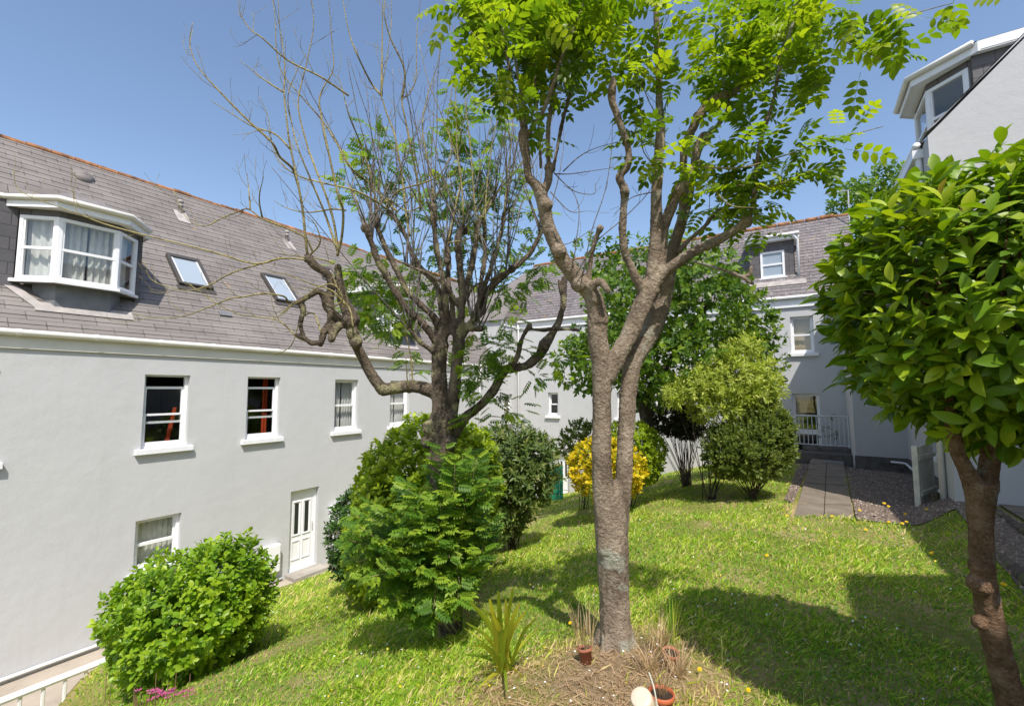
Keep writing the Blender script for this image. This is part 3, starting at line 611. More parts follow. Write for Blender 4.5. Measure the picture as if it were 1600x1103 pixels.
nf = np.array([0, -1.3*sl_f, sl_f]); sf = np.array([0, sl_f, 1.3*sl_f])
slate_roof(far, (-11.35, YF-.10, 5.42), UF, 13.1, sf, 4.12, nf, M['slate_far'], 0.17)
MB().poly([(-11.3, 20.06, 8.66), (1.75, 20.06, 8.66), (1.75, 24, 5.5), (-11.3, 24, 5.5)]).build('rear_roof', M['slate_far'], far)
ridge_tiles(far, (-11.3, 20.06, 8.70), (1.75, 20.06, 8.70), .10, .45)
MB().box((-11.35, YF-.06, 5.10), (2.4, YF-.001, 5.36)).build('fascia', M['upvc'], far)
gutter(far, [(x, YF-.12, 5.42) for x in np.linspace(-11.4, 2.2, 12)], .055, M['pipe'])
down_pipe(far, [(-10.75, YF-.10, 5.36), (-10.75, YF-.06, 5.0), (-10.75, YF-.06, -2.3)])
down_pipe(far, [(-4.62, YF-.06, 5.0), (-4.62, YF-.06, -1.0)])
# box dormer
xa, xb, yd = -1.36, 0.02, 18.2
wh = (-1.02, -0.28, 6.30, 7.24)
mb = MB(); wall_sheet(mb, (0, yd, 0), UF, NF, xa, xb, 5.9, 7.62, [wh], .06)
mb.poly([(xa, yd, 5.9), (xa, 20, 5.9), (xa, 20, 7.62), (xa, yd, 7.62)]); mb.poly([(xb, yd, 5.9), (xb, 20, 5.9), (xb, 20, 7.62), (xb, yd, 7.62)])
dm = mb.build('box_dormer', M['slate_front'], far)
MB().box((xa-.10, yd-.16, 7.56), (xb+.14, 20.2, 7.60)).build('soffit', M['upvc'], dm)
MB().box((xa-.12, yd-.19, 7.57), (xb+.16, yd-.161, 7.74)).build('fascia', M['upvc'], dm)
MB().poly([(xa-.12, yd-.19, 7.745), (xb+.16, yd-.19, 7.745), (xb+.16, 20.3, 8.3), (xa-.12, 20.3, 8.3)]).build('dormer_roof', M['slate_far'], dm)
MB().tube([(xb-.02, yd-.22, 7.70), (xb+.1, yd-.16, 7.5), (xb+.10, yd-.07, 7.3), (xb+.10, yd-.07, 6.12)], .042, 8).build('downpipe', M['pipe'], dm, True)
MB().tube([(xa-.12, yd-.23, 7.72), (xb+.16, yd-.23, 7.72)], .05, 8).build('gutter', M['pipe'], dm, True)
a, b, c, d = wh; O = np.array([0, yd, 0]); mb = MB()
for p, q_ in (((a, -.08, c), (a+.07, .02, d)), ((b-.07, -.08, c), (b, .02, d)), ((a+.07, -.08, d-.07), (b-.07, .02, d)), ((a+.07, -.08, c), (b-.07, .02, c+.08)), ((a+.07, -.07, (c+d)/2-.03), (b-.07, .012, (c+d)/2+.03)), ((a-.05, -.05, c-.06), (b+.06, .07, c))): mb.obox(O, UF, NF, UZ, p, q_)
mb.build('window_frame', M['upvc'], dm); MB().obox(O, UF, NF, UZ, (a+.07, -.03, c+.08), (b-.07, -.02, d-.07)).build('pane', M['roofglass'], dm)
MB().obox(np.array([0, YF-.10, 5.42]), UF, sf, nf, (xa-.1, .62, .02), (xb+.3, .86, .035)).build('roof_flashing', M['leadpale'], far)

# --- right wing ---------------------------------------------------------------------------------------
YG = 9.6; XR = 1.92; ZR = 6.45
right = empty('gabled_house', (2.5, 12, .4), 'tall white rendered house at the right edge with sloping gable and slate hung bay dormer', 'house', 'houses round the courtyard')
mb = MB()
mb.poly([(XR, YG, .2), (9, YG, .2), (9, YG, 10.5), (6.3, YG, 10.95), (XR+.10, YG, 6.6), (XR, YG, 6.5)])
mb.poly([(XR, YG, .2), (XR, YG+.55, .2), (XR, YG+.55, 6.5), (XR, YG, 6.5)]); mb.poly([(XR, YG+.55, .2), (2.28, YG+.55, .2), (2.28, YG+.55, 6.5), (XR, YG+.55, 6.5)])
rw = [(12.2, 12.85, 1.05, 2.15)]
wall_sheet(mb, (2.28, 0, 0), UL, (-1, 0, 0), YG+.55, 15.5, .1, 6.5, rw)
mb.poly([(1.18, 15.5, .1), (2.28, 15.5, .1), (2.28, 15.5, 5.45), (1.18, 15.5, 5.45)]); mb.poly([(1.18, 15.5, .1), (1.18, YF, .1), (1.18, YF, 5.45), (1.18, 15.5, 5.45)])
mb.poly([(9, YG, .2), (9, 24, .2), (9, 24, 10), (9, YG, 10)])
mb.prism([(XR-.02, YG-.02, 6.56), (XR+.10, YG-.02, 6.66), (6.3, YG-.02, 11.02), (6.3, YG-.02, 10.85)], (0, .34, 0))
mb.build('wall', M['render'], right)
mb = MB(); mb.box((1.16, 15.46, .1), (2.25, 15.499, .62)); mb.box((2.24, YG+.56, .1), (2.279, 15.46, .62)); mb.build('plinth', M['plinth'], right)
for h in rw: sash_window(right, (2.28, 0, 0), UL, np.array([-1.0, 0, 0]), h, 'closed', 'net')
sr = np.array([q, 0, q]); nr = np.array([-q, 0, q])
slate_roof(right, (XR-.02, YG+.30, 6.5), UL, 6.2, sr, 6.0, nr, M['slate_right'] if 'slate_right' in M else M['slate_far'], .2)
slate_roof(right, (1.08, 15.5, 5.42), UL, 2.3, sr, 1.6, nr, M['slate_far'], .2)
gutter(right, [(XR-.08, YG+.35, 6.52), (XR-.08, 15.5, 6.52)], .055, M['pipe'])
MB().tube([(XR-.06, YG+.42, 6.5), (XR-.05, YG+.42, 6.1), (XR-.05, YG+.42, .4)], .045, 8).build('downpipe', M['pipe'], right, True)
MB().box((XR-.14, YG+.36, 6.30), (XR-.001, 15.5, 6.45)).build('fascia', M['upvc'], right)
down_pipe(right, [(1.9, 15.44, .52), (2.2, 15.42, .50), (2.2, 14, .46), (2.2, 11.5, .42)], .03)
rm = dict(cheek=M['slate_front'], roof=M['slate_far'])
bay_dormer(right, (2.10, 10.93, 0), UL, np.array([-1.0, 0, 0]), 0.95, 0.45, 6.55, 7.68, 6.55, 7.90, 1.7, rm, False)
# second dormer further along the same roof, only its upper corner shows over the clipped tree
A = np.array([1.16, 13.6]); Bq = np.array([1.72, 12.65]); z0 = 5.62
ex = np.array([1.6, 0.35]); mb = MB(); P3 = lambda p, z: (p[0], p[1], z)
mb.poly([P3(A, 4.9), P3(Bq, 4.9), P3(Bq, z0), P3(A, z0)]); mb.poly([P3(Bq, 4.9), P3(Bq+np.array([1.2, 0]), 4.9), P3(Bq+np.array([1.2, 0]), z0), P3(Bq, z0)])
mb.poly([P3(A, 4.9), P3(A+np.array([0, 1.0]), 4.9), P3(A+np.array([0, 1.0]), z0), P3(A, z0)])
d2 = mb.build('bay_dormer', M['slate_front'], right)
o2 = np.array([-.09, -.06])
mb = MB(); mb.prism([P3(A+o2, z0-.02), P3(Bq+o2, z0-.02), P3(Bq+ex, z0-.02), P3(A+ex, z0-.02), P3(A+np.array([0, .9])+o2, z0-.02)], UZ*.17); mb.build('fascia', M['upvc'], d2)
MB().tube([P3(A+np.array([.0, .04]), 4.9), P3(A+np.array([.0, .04]), z0-.03)], .035, 6).build('corner_post', M['upvc'], d2)
# neighbour beyond the right edge of the view: unseen, added with stepped heights to cast shade over gravel and lawn
nb = empty('terraced_house', (5, 4, .6), 'unseen white rendered house right of the lawn, next to the tall gable, added to cast shade', 'house', 'houses round the courtyard')
mb = MB(); mb.box((3.95, 2.4, .2), (8.5, YG-.003, 5.9)); mb.box((3.95, -3.5, .2), (8.5, 2.397, 7.9)); mb.build('wall', M['render'], nb)
mb = MB(); mb.prism([(3.85, 2.41, 5.9), (8.6, 2.41, 5.9), (6.4, 2.41, 8.3)], (0, YG-2.42, 0)); mb.prism([(3.85, -3.6, 7.9), (8.6, -3.6, 7.9), (6.4, -3.6, 10.0)], (0, 6.05, 0)); mb.build('roof', M['slate_far'], nb)

# ------------------------------------------------------------------ ground, path, gravel, steps, rails
m, nt, b, o = new_mat('lawn earth'); co = objco(nt)
n1 = noise(nt, co, 1.3, 6); n2 = noise(nt, co, 22, 6, 0.7); n3 = noise(nt, co, 130, 3, 0.7)
c = ramp(nt, n1, [(0.36, (0.17, 0.21, 0.03)), (0.5, (0.28, 0.28, 0.07)), (0.64, (0.48, 0.36, 0.18))])
c = mixc(nt, ramp(nt, n2, [(0.45, (0, 0, 0)), (0.7, (0.7, 0.7, 0.7))]), c, (0.44, 0.32, 0.18))
pc = on_ground(965, 1050)                                       # the worn dry patch about the foot of the ash
ds = N(nt, 'ShaderNodeVectorMath', operation='DISTANCE'); L(nt, co, ds.inputs[0]); val(ds.inputs[1], tuple(float(k) for k in pc))
dn = N(nt, 'ShaderNodeMath', operation='MULTIPLY_ADD'); L(nt, n1, dn.inputs[0]); val(dn.inputs[1], 0.9); L(nt, ds.outputs['Value'], dn.inputs[2])
c = mixc(nt, ramp(nt, dn.outputs[0], [(0.75, (0.9, 0.9, 0.9)), (1.0, (0, 0, 0))]), c, ramp(nt, n2, [(0.35, (0.20, 0.135, 0.085)), (0.65, (0.46, 0.33, 0.21))]))
L(nt, c, b.inputs['Base Color']); val(b.inputs['Roughness'], 0.95); val(b.inputs['Specular IOR Level'], 0.1)
ad = N(nt, 'ShaderNodeMath', operation='ADD'); L(nt, n2, ad.inputs[0]); L(nt, n3, ad.inputs[1]); bump(nt, b, ad.outputs[0], 0.8, 0.03); M['earth'] = m
PA = [np.array(onz(*p, .375)) for p in ((1240, 806), (1335, 809), (1318, 720), (1267, 716))]
def on_path(x, y):
    inside = np.ones_like(x, bool)
    for i in range(4):
        a, b = PA[i], PA[(i+1) % 4]; inside &= ((b[0]-a[0])*(y-a[1])-(b[1]-a[1])*(x-a[0])) > -0.02
    return inside
def in_quad(qd, x, y):
    inside = np.ones_like(np.asarray(x, float), bool)
    for i in range(4):
        a, b = qd[i], qd[(i+1) % 4]; inside &= ((b[0]-a[0])*(y-a[1])-(b[1]-a[1])*(x-a[0])) > 0
    return inside
GQ = [[(PA[1][0]+.02, PA[1][1]-.12), (1.92, 9.2), (2.235, 15.44), (PA[2][0]+.02, PA[2][1]+.1)],
      [tuple(onz(1650, 960, .74)[:2]), tuple(onz(1690, 880, .78)[:2]), tuple(onz(1556, 796, .68)[:2]), tuple(onz(1478, 788, .55)[:2])],
      [(PA[0][0]-.16, PA[0][1]+1.2), (PA[0][0]-.02, PA[0][1]+.9), (PA[3][0]-.02, PA[3][1]+.1), (PA[3][0]-.24, PA[3][1]+.1)]]
def on_gravel(x, y): return in_quad(GQ[0], x, y) | in_quad(GQ[1], x, y) | in_quad(GQ[2], x, y)
xs = np.unique(np.concatenate([np.linspace(-60, -13, 12), np.linspace(-12, 5, 171), np.linspace(6, 60, 14)]))
ys = np.unique(np.concatenate([np.linspace(-40, -2, 12), np.linspace(-1.5, 19, 206), np.linspace(20, 80, 14)]))
GX, GY = np.meshgrid(xs, ys, indexing='ij'); GZ = gz(GX, GY)
GZ = np.where((GX < -8.35) & (GY < 3.6), np.minimum(GZ, -2.42), GZ); GZ = np.where(GX < -10.45, np.minimum(GZ, -2.42), GZ)
GZ = np.where((GX > 0.0) & (GX < 1.4) & on_path(GX, GY), np.minimum(GZ, 0.32), GZ)
me = bpy.data.meshes.new('ground'); nx, ny = GX.shape
vv = np.stack([GX.ravel(), GY.ravel(), GZ.ravel()], 1)
ff = [(i*ny+j, (i+1)*ny+j, (i+1)*ny+j+1, i*ny+j+1) for i in range(nx-1) for j in range(ny-1)]
me.from_pydata(vv.tolist(), [], ff); me.polygons.foreach_set('use_smooth', [True]*len(ff)); tag(link_mesh('ground', me, M['earth']), kind='structure')
def struct(o): return tag(o, kind='structure')
mb = MB(); mb.box((XW, -4, -2.6), (-8.30, 3.55, -2.26)); mb.box((XW, 3.55, -2.6), (-10.42, 17.55, -2.24)); struct(mb.build('pavement', M['tan'], None, bevel=.015))
m, nt, b, o = new_mat('concrete slab'); co = objco(nt); n1 = noise(nt, co, 3, 6); n2 = noise(nt, co, 45, 4)
c = ramp(nt, n1, [(0.3, (0.135, 0.108, 0.08)), (0.7, (0.225, 0.185, 0.14))]); c = mixc(nt, ramp(nt, n2, [(0.5, (0, 0, 0)), (0.75, (0.35, 0.35, 0.35))]), c, (0.10, 0.085, 0.065))
L(nt, c, b.inputs['Base Color']); val(b.inputs['Roughness'], 0.9); bump(nt, b, n2, 0.4, 0.01); M['slab'] = m
mb = MB(); nrow = 7
for i in range(nrow):
    for k in range(2):
        t0, t1 = i/nrow, (i+1)/nrow
        lr = lambda t, s_: (PA[0]*(1-t)+PA[3]*t)*(1-s_)+(PA[1]*(1-t)+PA[2]*t)*s_
        g_ = .004; s0, s1 = k*.5+.006, (k+1)*.5-.006
        pts = [lr(t0+g_, s0), lr(t0+g_, s1), lr(t1-g_, s1), lr(t1-g_, s0)]; dz = RNG.normal()*.003-.06
        mb.prism([p+UZ*dz for p in pts], UZ*.06)
struct(mb.build('path', M['slab'], None, bevel=.006))
m, nt, b, o = new_mat('gravel'); co = objco(nt); vo = N(nt, 'ShaderNodeTexVoronoi'); val(vo.inputs['Scale'], 42); L(nt, co, vo.inputs['Vector'])
c = ramp(nt, noise(nt, vo.outputs['Position'], 37, 2), [(0.3, (0.09, 0.065, 0.05)), (0.5, (0.19, 0.14, 0.105)), (0.7, (0.30, 0.24, 0.19))]); L(nt, c, b.inputs['Base Color'])
iv = N(nt, 'ShaderNodeMath', operation='MULTIPLY'); L(nt, vo.outputs['Distance'], iv.inputs[0]); val(iv.inputs[1], -1.0); bump(nt, b, iv.outputs[0], 1.0, 0.03); val(b.inputs['Roughness'], 0.85); M['gravel'] = m
def sheet(name, poly, z, mat): return struct(MB().poly([(x, y, z) for x, y in poly]).build(name, mat))
def quad_drape(name, qd, n, m, dz, mat):
    qd = np.array(qd, float); mb = MB(); f = lambda s, t: (qd[0]*(1-s)+qd[1]*s)*(1-t)+(qd[3]*(1-s)+qd[2]*s)*t
    G_ = [[f(i/n, j/m) for j in range(m+1)] for i in range(n+1)]
    for i in range(n):
        for j in range(m): mb.poly([(p[0], p[1], float(gz(p[0], p[1]))+dz) for p in (G_[i][j], G_[i+1][j], G_[i+1][j+1], G_[i][j+1])])
    return struct(mb.build(name, mat, None, True))
for i, qd in enumerate(GQ): quad_drape('gravel_bed', qd, 24, 50, .018-.004*(i == 2), M['gravel'])
quad_drape('terrace_paving', [tuple(onz(1690, 872, .8)[:2]), (3.9, 5.5), (3.9, YG-.02), tuple(onz(1556, 786, .7)[:2])], 20, 24, .03, M['slab'])
zt = lambda x, y: float(gz(x, y))+.016
k = 5000; x = RNG.uniform(-.4, 3.0, k*2); y = RNG.uniform(4.5, 15.4, k*2); ok = on_gravel(x, y) & ~on_path(x, y)
lv = Leaves(); P = np.stack([x[ok], y[ok], np.array([zt(a, b_) for a, b_ in zip(x[ok], y[ok])])-.004], 1)
cube = (np.array([[-.5,-.4,0],[.5,-.35,0],[.4,.4,0],[-.45,.4,0],[-.3,-.25,.55],[.3,-.2,.6],[.25,.25,.5],[-.28,.22,.6]]), [(4,5,6,7),(0,1,5,4),(1,2,6,5),(2,3,7,6),(3,0,4,7)])
lv.add(P, norm(RNG.normal(size=(len(P), 3))*np.array([1, 1, .15])), np.tile(UZ, (len(P), 1))+RNG.normal(size=(len(P), 3))*.3, 0.02+0.022*RNG.random(len(P)))
m, nt, b, o = new_mat('pebble'); at = N(nt, 'ShaderNodeAttribute', attribute_name='tint'); L(nt, ramp(nt, at.outputs['Fac'], [(0, (0.10, 0.07, 0.055)), (0.6, (0.22, 0.165, 0.125)), (1, (0.36, 0.30, 0.25))]), b.inputs['Base Color']); val(b.inputs['Roughness'], .8); M['pebble'] = m
tag(lv.build('gravel_stones', cube, M['pebble']), kind='stuff')
# drain cover, steps and landing
mid = (PA[2]+PA[3])/2
gr = MB()
t_ = .93; lr = lambda t, s_: (PA[0]*(1-t)+PA[3]*t)*(1-s_)+(PA[1]*(1-t)+PA[2]*t)*s_
gr.prism([lr(.90, .42)+UZ*.004, lr(.90, .98)+UZ*.004, lr(.965, .98)+UZ*.004, lr(.965, .42)+UZ*.004], UZ*.008)
tag(gr.build('drain_cover', M['lead'], None, bevel=.003), 'pale grey metal drain cover set in the paved path below the steps', 'drain cover')
ys0 = float(PA[3][1])+.12
st = empty('garden_steps', (.5, ys0, .38), 'two dark stone steps and landing at the far end of the paved path', 'steps')
MB().box((-.42, ys0, .05), (1.20, ys0+.42, .53)).build('tread', M['plinth'], st, bevel=.015)
MB().box((-.02, ys0+.42, .05), (1.17, ys0+.85, .66)).build('tread', M['plinth'], st, bevel=.015)
def railing(parts, name, label, A, B_, z0, z1, bars, mat, r=.014, group=None, flat=False):
    A = np.array(A, float); B_ = np.array(B_, float)
    e = empty(name, (*A[:2], z0), label, 'railing', group)
    (MB().tube([(*A, z1), (*B_, z1)], .026, 8) if not flat else MB().tube([(*A, z1), (*B_, z1)], .046, 8)).build('top_rail', mat, e)
    MB().tube([(*A, z0+.09), (*B_, z0+.09)], .018, 6).build('bottom_rail', mat, e)
    for p in (A, B_): MB().tube([(*p, z0-.15), (*p, z1+.02)], .026, 8).build('post', mat, e)
    for i in range(1, bars):
        p = A+(B_-A)*i/bars; MB().tube([(*p, z0+.09), (*p, z1)], r, 6).build('bar', mat, e)
    return e
railing(None, 'railing', 'weathered white metal railing with upright bars on top of the stone steps', onx(1243, 700, -.16)[:2]*0+np.array([-.20, ys0+.62]), (1.16, ys0+.62), .62, 1.58, 12, M['oldrail'], .013, 'white metal railings')
railing(None, 'railing', 'white painted railing beside the lower pavement at the foot of the left house', (-8.27, -1.5), (-8.27, 3.4), -2.28, -1.33, 24, M['rail'], .02, 'white metal railings', True)
# picket gate, log edging
g0 = onz(1437, 792, .42); g1 = onz(1462, 780, .42)
ga = empty('picket_gate', g0, 'narrow cream painted picket gate standing open at the end of the gravel', 'gate')
d = (g1-g0); d[2] = 0; Lg = np.linalg.norm(d); d = d/Lg; nn = np.array([d[1], -d[0], 0]); Lg = max(Lg, .62)
for i in range(6):
    a = Lg*i/6; MB().obox(g0, d, nn, UZ, (a+.006, -.011, .0), (a+Lg/6-.006, .011, .98+.03*math.sin(i*.6))).build('picket', M['picket'], ga, bevel=.006)
for z in (.18, .78): MB().obox(g0, d, nn, UZ, (0, .012, z), (Lg, .05, z+.07)).build('rail', M['picket'], ga)
MB().obox(g0, d, nn, UZ, (-.09, -.04, -.1), (-.005, .04, 1.02)).build('post', M['picket'], ga, bevel=.006)
def log(label, pts, r, group='old logs edging the gravel'):
    pts = np.array(pts, float); P = spline(pts, 6); rad = r*(1+.12*RNG.normal(size=len(P))*.5)
    return tag(MB().tube(P, rad, 12).build('log_edging', M['log'], None, True), label, 'log', group)
gp = lambda px, py, z=.5: onz(px, py, z)
log('short mossy log lying along the lawn edge just right of the picket gate', [gp(1466, 776, .55), gp(1510, 775, .6), gp(1560, 772, .68)], .06)
log('long weathered log running towards the camera beside the gravel', [gp(1478, 782, .5), gp(1508, 815, .55), gp(1560, 865, .6), gp(1640, 940, .66)], .065)
log('dark timber edging on the far side of the gravel strip by the paving', [gp(1555, 800, .72), gp(1585, 820, .76), gp(1660, 870, .8)], .05)
tag(MB().tube([gp(1462, 800, .42), gp(1462, 800, .42)+UZ*.28], .045, 10).build('timber_peg', M['log'], None), 'short dark timber peg standing at the foot of the picket gate', 'peg')
# aerial on the far roof, tree beyond
e = empty('tv_aerial', (1.75, 20.0, 8.7), 'thin television aerial on a pole at the right end of the far roof ridge', 'aerial')
ax = ony(1327, 345, 19.6); at_ = ony(1325, 297, 19.6)
MB().tube([ax-UZ*.5, at_], .022, 6).build('pole', M['metal'], e)
mb = MB(); bm_ = [ony(1286, 304, 19.6), ony(1324, 298, 19.3)]; mb.tube(bm_, .012, 5)
for i in range(7):
    p = bm_[0]+(bm_[1]-bm_[0])*(i+.3)/7; mb.tube([p-np.array([0, .14, 0]), p+np.array([0, .14, 0])], .006, 4)
mb.build('boom', M['metal'], e)
# green board beside the far door
g = on_ground(852, 788); e = empty('garden_gate', g, 'bright green painted boarded gate behind the shrubs near the far door', 'gate')
gg = onz(840, 792, gz(g[0], g[1])); a_ = np.array([g[0]-.55, g[1]+.5]); b2 = np.array([g[0]+.28, g[1]+.75]); u_ = b2-a_; Lg = np.linalg.norm(u_); u_ = np.array([*(u_/Lg), 0]); n_ = np.array([u_[1], -u_[0], 0]); O = np.array([*a_, g[2]-.1])
mb = MB()
for i in range(7): mb.obox(O, u_, n_, UZ, (Lg*i/7+.004, -.015, .1), (Lg*(i+1)/7-.004, .015, 1.25))
mb.build('board_panel', M['greenpaint'], e)
for z in (.35, .95): MB().obox(O, u_, n_, UZ, (0, .016, z), (Lg, .045, z+.1)).build('cross_rail', M['greenpaint'], e)

# ------------------------------------------------------------------ trees
def limb(rows, d0, d1, per=5):
    """rows of (px, py, width in px) surveyed from the camera's standpoint, standing from d0 to d1 metres away"""
    k = len(rows); P = []
    for i, r in enumerate(rows):
        d = d0+(d1-d0)*i/(k-1); p = dep(r[0], r[1], d); P.append((*p, r[2]/2*d/FPX))
    S = spline(P, per); return S[:, :3], np.maximum(S[:, 3], .003)
def rough(o, amp, sc, knob=0.0):
    me = o.data; k = len(me.vertices); co = np.empty(k*3, np.float32); me.vertices.foreach_get('co', co); co = co.reshape(-1, 3)
    no = np.empty(k*3, np.float32); me.vertices.foreach_get('normal', no); no = no.reshape(-1, 3)
    d = np.array([mnoise.noise(Vector((c[0]*sc, c[1]*sc, c[2]*sc*.6)))*amp + mnoise.noise(Vector(c*sc*3.7))*amp*.5 for c in co.astype(float)], np.float32)
    me.vertices.foreach_set('co', (co+no*d[:, None]).ravel()); me.update()
def fused(name, mb, mat, parent, voxel, amp, sc):
    """limbs grown together into one skin"""
    o = mb.build(name, None); md = o.modifiers.new('r', 'REMESH'); md.mode = 'VOXEL'; md.voxel_size = voxel; md.use_smooth_shade = True
    dg = bpy.context.evaluated_depsgraph_get(); me = bpy.data.meshes.new_from_object(o.evaluated_get(dg)); bpy.data.objects.remove(o)
    me.name = name
    k = len(me.vertices); co = np.empty(k*3, np.float32); me.vertices.foreach_get('co', co)
    # a light smoothing of the joints
    e = np.empty(len(me.edges)*2, np.int32); me.edges.foreach_get('vertices', e); e = e.reshape(-1, 2); co = co.reshape(-1, 3).astype(float)
    deg = np.bincount(e.ravel(), minlength=k)[:, None]+1e-9
    for _ in range(2):
        s = np.zeros_like(co); np.add.at(s, e[:, 0], co[e[:, 1]]); np.add.at(s, e[:, 1], co[e[:, 0]]); co = .5*co+.5*s/deg
    me.vertices.foreach_set('co', co.astype(np.float32).ravel()); me.update()
    o = link_mesh(name, me, mat, parent); rough(o, amp, sc); return o
def wander(p, d, length, seg=8, bend=0.25, up=0.15):
    P = [np.array(p, float)]; d = norm(np.array(d, float)); st = length/seg; b = rnd_dirs(1)[0]*bend
    for i in range(seg):
        d = norm(d + b*.3 + RNG.normal(size=3)*bend*.35 + np.array([0, 0, up*.3])); P.append(P[-1]+d*st)
    return np.array(P)
def side_twigs(mb, P, r0, n, lmin, lmax, ends=None, t0=0.3, curl=.35, depth=1):
    T = np.gradient(P, axis=0)
    for i in range(n):
        t = t0+(1-t0)*(i+RNG.random())/n; k = min(int(t*(len(P)-1)), len(P)-1); d = norm(T[k]); s = norm(np.cross(d, rnd_dirs(1)[0]))
        Q = wander(P[k], d*.75+s*.75, RNG.uniform(lmin, lmax), 6, .3, curl); r = r0*(1-.5*t)
        mb.tube(Q, np.linspace(r, max(.0012, r*.4), len(Q)), 4, False)
        if ends is not None: ends.append((Q, r))
        if depth > 1: side_twigs(mb, Q, r*.6, 2, lmin*.5, lmax*.5, ends, .3, curl, depth-1)
def ash_leaves(lv, P, axis_out, n, size, up=0.25, droop=0.1):
    """compound leaves about a point cloud P pointing away from its middle"""
    D = axis_out + RNG.normal(size=(len(P), 3))*.45; D[:, 2] = D[:, 2]*.6 - droop
    Nn = np.tile(UZ, (len(P), 1)) + RNG.normal(size=(len(P), 3))*.35
    lv.add(P, D, Nn, size*(0.75+0.5*RNG.random(len(P))))

# --- leafy ash in the middle of the lawn
TB = dep(962, 1008, 3.22); ash = empty('ash_tree', (TB[0], TB[1], float(gz(TB[0], TB[1]))), 'tall leafy ash with twin pale trunk and knobbly pruned limbs, mid lawn', 'tree', 'trees in the courtyard')
mb = MB(); A1 = []
WID = .88
def add(rows, d0, d1, n=12, store=None):
    P, r = limb(rows, d0, d1); r = r*WID; mb.tube(P, r, n)
    for q_, e in ((P[0], r[0]), (P[-1], r[-1])): mb.blob(q_, e*.98, 8)
    if store is not None: store.append((P, r))
    return P, r
add([(964, 1040, 62), (963, 1005, 56), (961, 960, 53), (958, 900, 54), (957, 840, 55), (956, 800, 52), (955, 765, 42)], 3.2, 3.24, 16)
add([(948, 860, 40), (945, 800, 38), (941, 740, 35), (940, 690, 34), (940, 640, 33), (940, 600, 33), (938, 560, 34), (934, 525, 35), (932, 489, 34), (926, 462, 32)], 3.2, 3.16, 14)
add([(964, 870, 34), (970, 800, 31), (975, 740, 29), (977, 690, 29), (980, 640, 30), (983, 600, 31), (990, 565, 33), (1004, 540, 34), (1022, 508, 33), (1036, 465, 32), (1043, 425, 29), (1050, 394, 26)], 3.26, 3.4, 14)
add([(948, 592, 30), (966, 555, 32), (985, 520, 32), (1000, 485, 33), (1012, 455, 34), (1018, 440, 30)], 3.18, 3.2, 14)
add([(926, 462, 32), (908, 441, 30), (893, 424, 29), (880, 408, 27), (869, 384, 26), (858, 358, 25), (851, 328, 23), (845, 302, 24)], 3.16, 3.02, 14)
add([(845, 302, 22), (836, 288, 17), (826, 276, 15), (822, 246, 15), (819, 222, 19), (819, 208, 17)], 3.02, 2.95, 10)
add([(848, 300, 18), (856, 285, 15), (858, 262, 16)], 3.02, 3.05, 10)
add([(930, 470, 22), (925, 450, 17), (938, 440, 16), (950, 455, 11)], 3.12, 3.02, 10)
add([(920, 448, 12), (921, 420, 9), (925, 395, 9), (932, 370, 9), (938, 356, 12)], 3.12, 3.0, 8)
add([(1006, 462, 18), (1000, 446, 17), (988, 422, 15), (976, 392, 15), (973, 360, 14), (974, 328, 14), (976, 300, 15), (968, 276, 15), (979, 262, 13), (982, 240, 12), (976, 215, 12), (966, 185, 12), (957, 160, 13), (956, 140, 15), (958, 120, 7)], 3.18, 2.95, 10)
add([(1018, 445, 28), (1020, 420, 25), (1025, 377, 23), (1026, 340, 21), (1026, 300, 20), (1028, 263, 18), (1032, 200, 16), (1030, 150, 13), (1028, 100, 12), (1026, 40, 11), (1026, -40, 9)], 3.2, 3.02, 10, A1)
add([(1030, 430, 22), (1034, 390, 20), (1038, 355, 19), (1049, 322, 19), (1058, 302, 19), (1072, 285, 17), (1082, 266, 15), (1092, 255, 13)], 3.2, 3.1, 10)
add([(1048, 400, 22), (1056, 375, 20), (1064, 352, 19), (1074, 315, 17), (1080, 285, 16), (1086, 250, 15), (1092, 228, 18), (1101, 217, 20)], 3.36, 3.3, 10)
add([(1064, 345, 14), (1068, 300, 13), (1069, 235, 14), (1078, 210, 15), (1090, 186, 17), (1110, 160, 16), (1137, 149, 14), (1170, 129, 10), (1205, 98, 8), (1240, 50, 7), (1265, -20, 6)], 3.36, 3.1, 9, A1)
add([(1101, 217, 12), (1118, 200, 9), (1128, 188, 8), (1138, 165, 8), (1130, 120, 7), (1150, 60, 6), (1165, -10, 5)], 3.3, 3.2, 8, A1)
add([(1020, 445, 26), (1040, 425, 22), (1058, 411, 20), (1088, 391, 18), (1121, 376, 16), (1147, 360, 15), (1166, 346, 19)], 3.18, 2.98, 10)
add([(1166, 346, 12), (1176, 325, 9), (1179, 300, 8), (1183, 250, 8), (1190, 214, 8), (1206, 165, 8), (1216, 120, 7), (1232, 60, 7), (1255, -30, 6)], 2.98, 2.8, 8, A1)
add([(1084, 408, 8), (1110, 416, 7), (1130, 422, 7), (1154, 431, 7), (1177, 444, 5)], 3.02, 2.95, 7)
add([(1154, 431, 5), (1170, 430, 7), (1174, 418, 8)], 2.98, 2.96, 7)
add([(1062, 392, 10), (1074, 378, 9), (1100, 355, 8), (1121, 330, 7), (1150, 326, 5), (1180, 300, 4)], 3.3, 3.1, 7, A1)
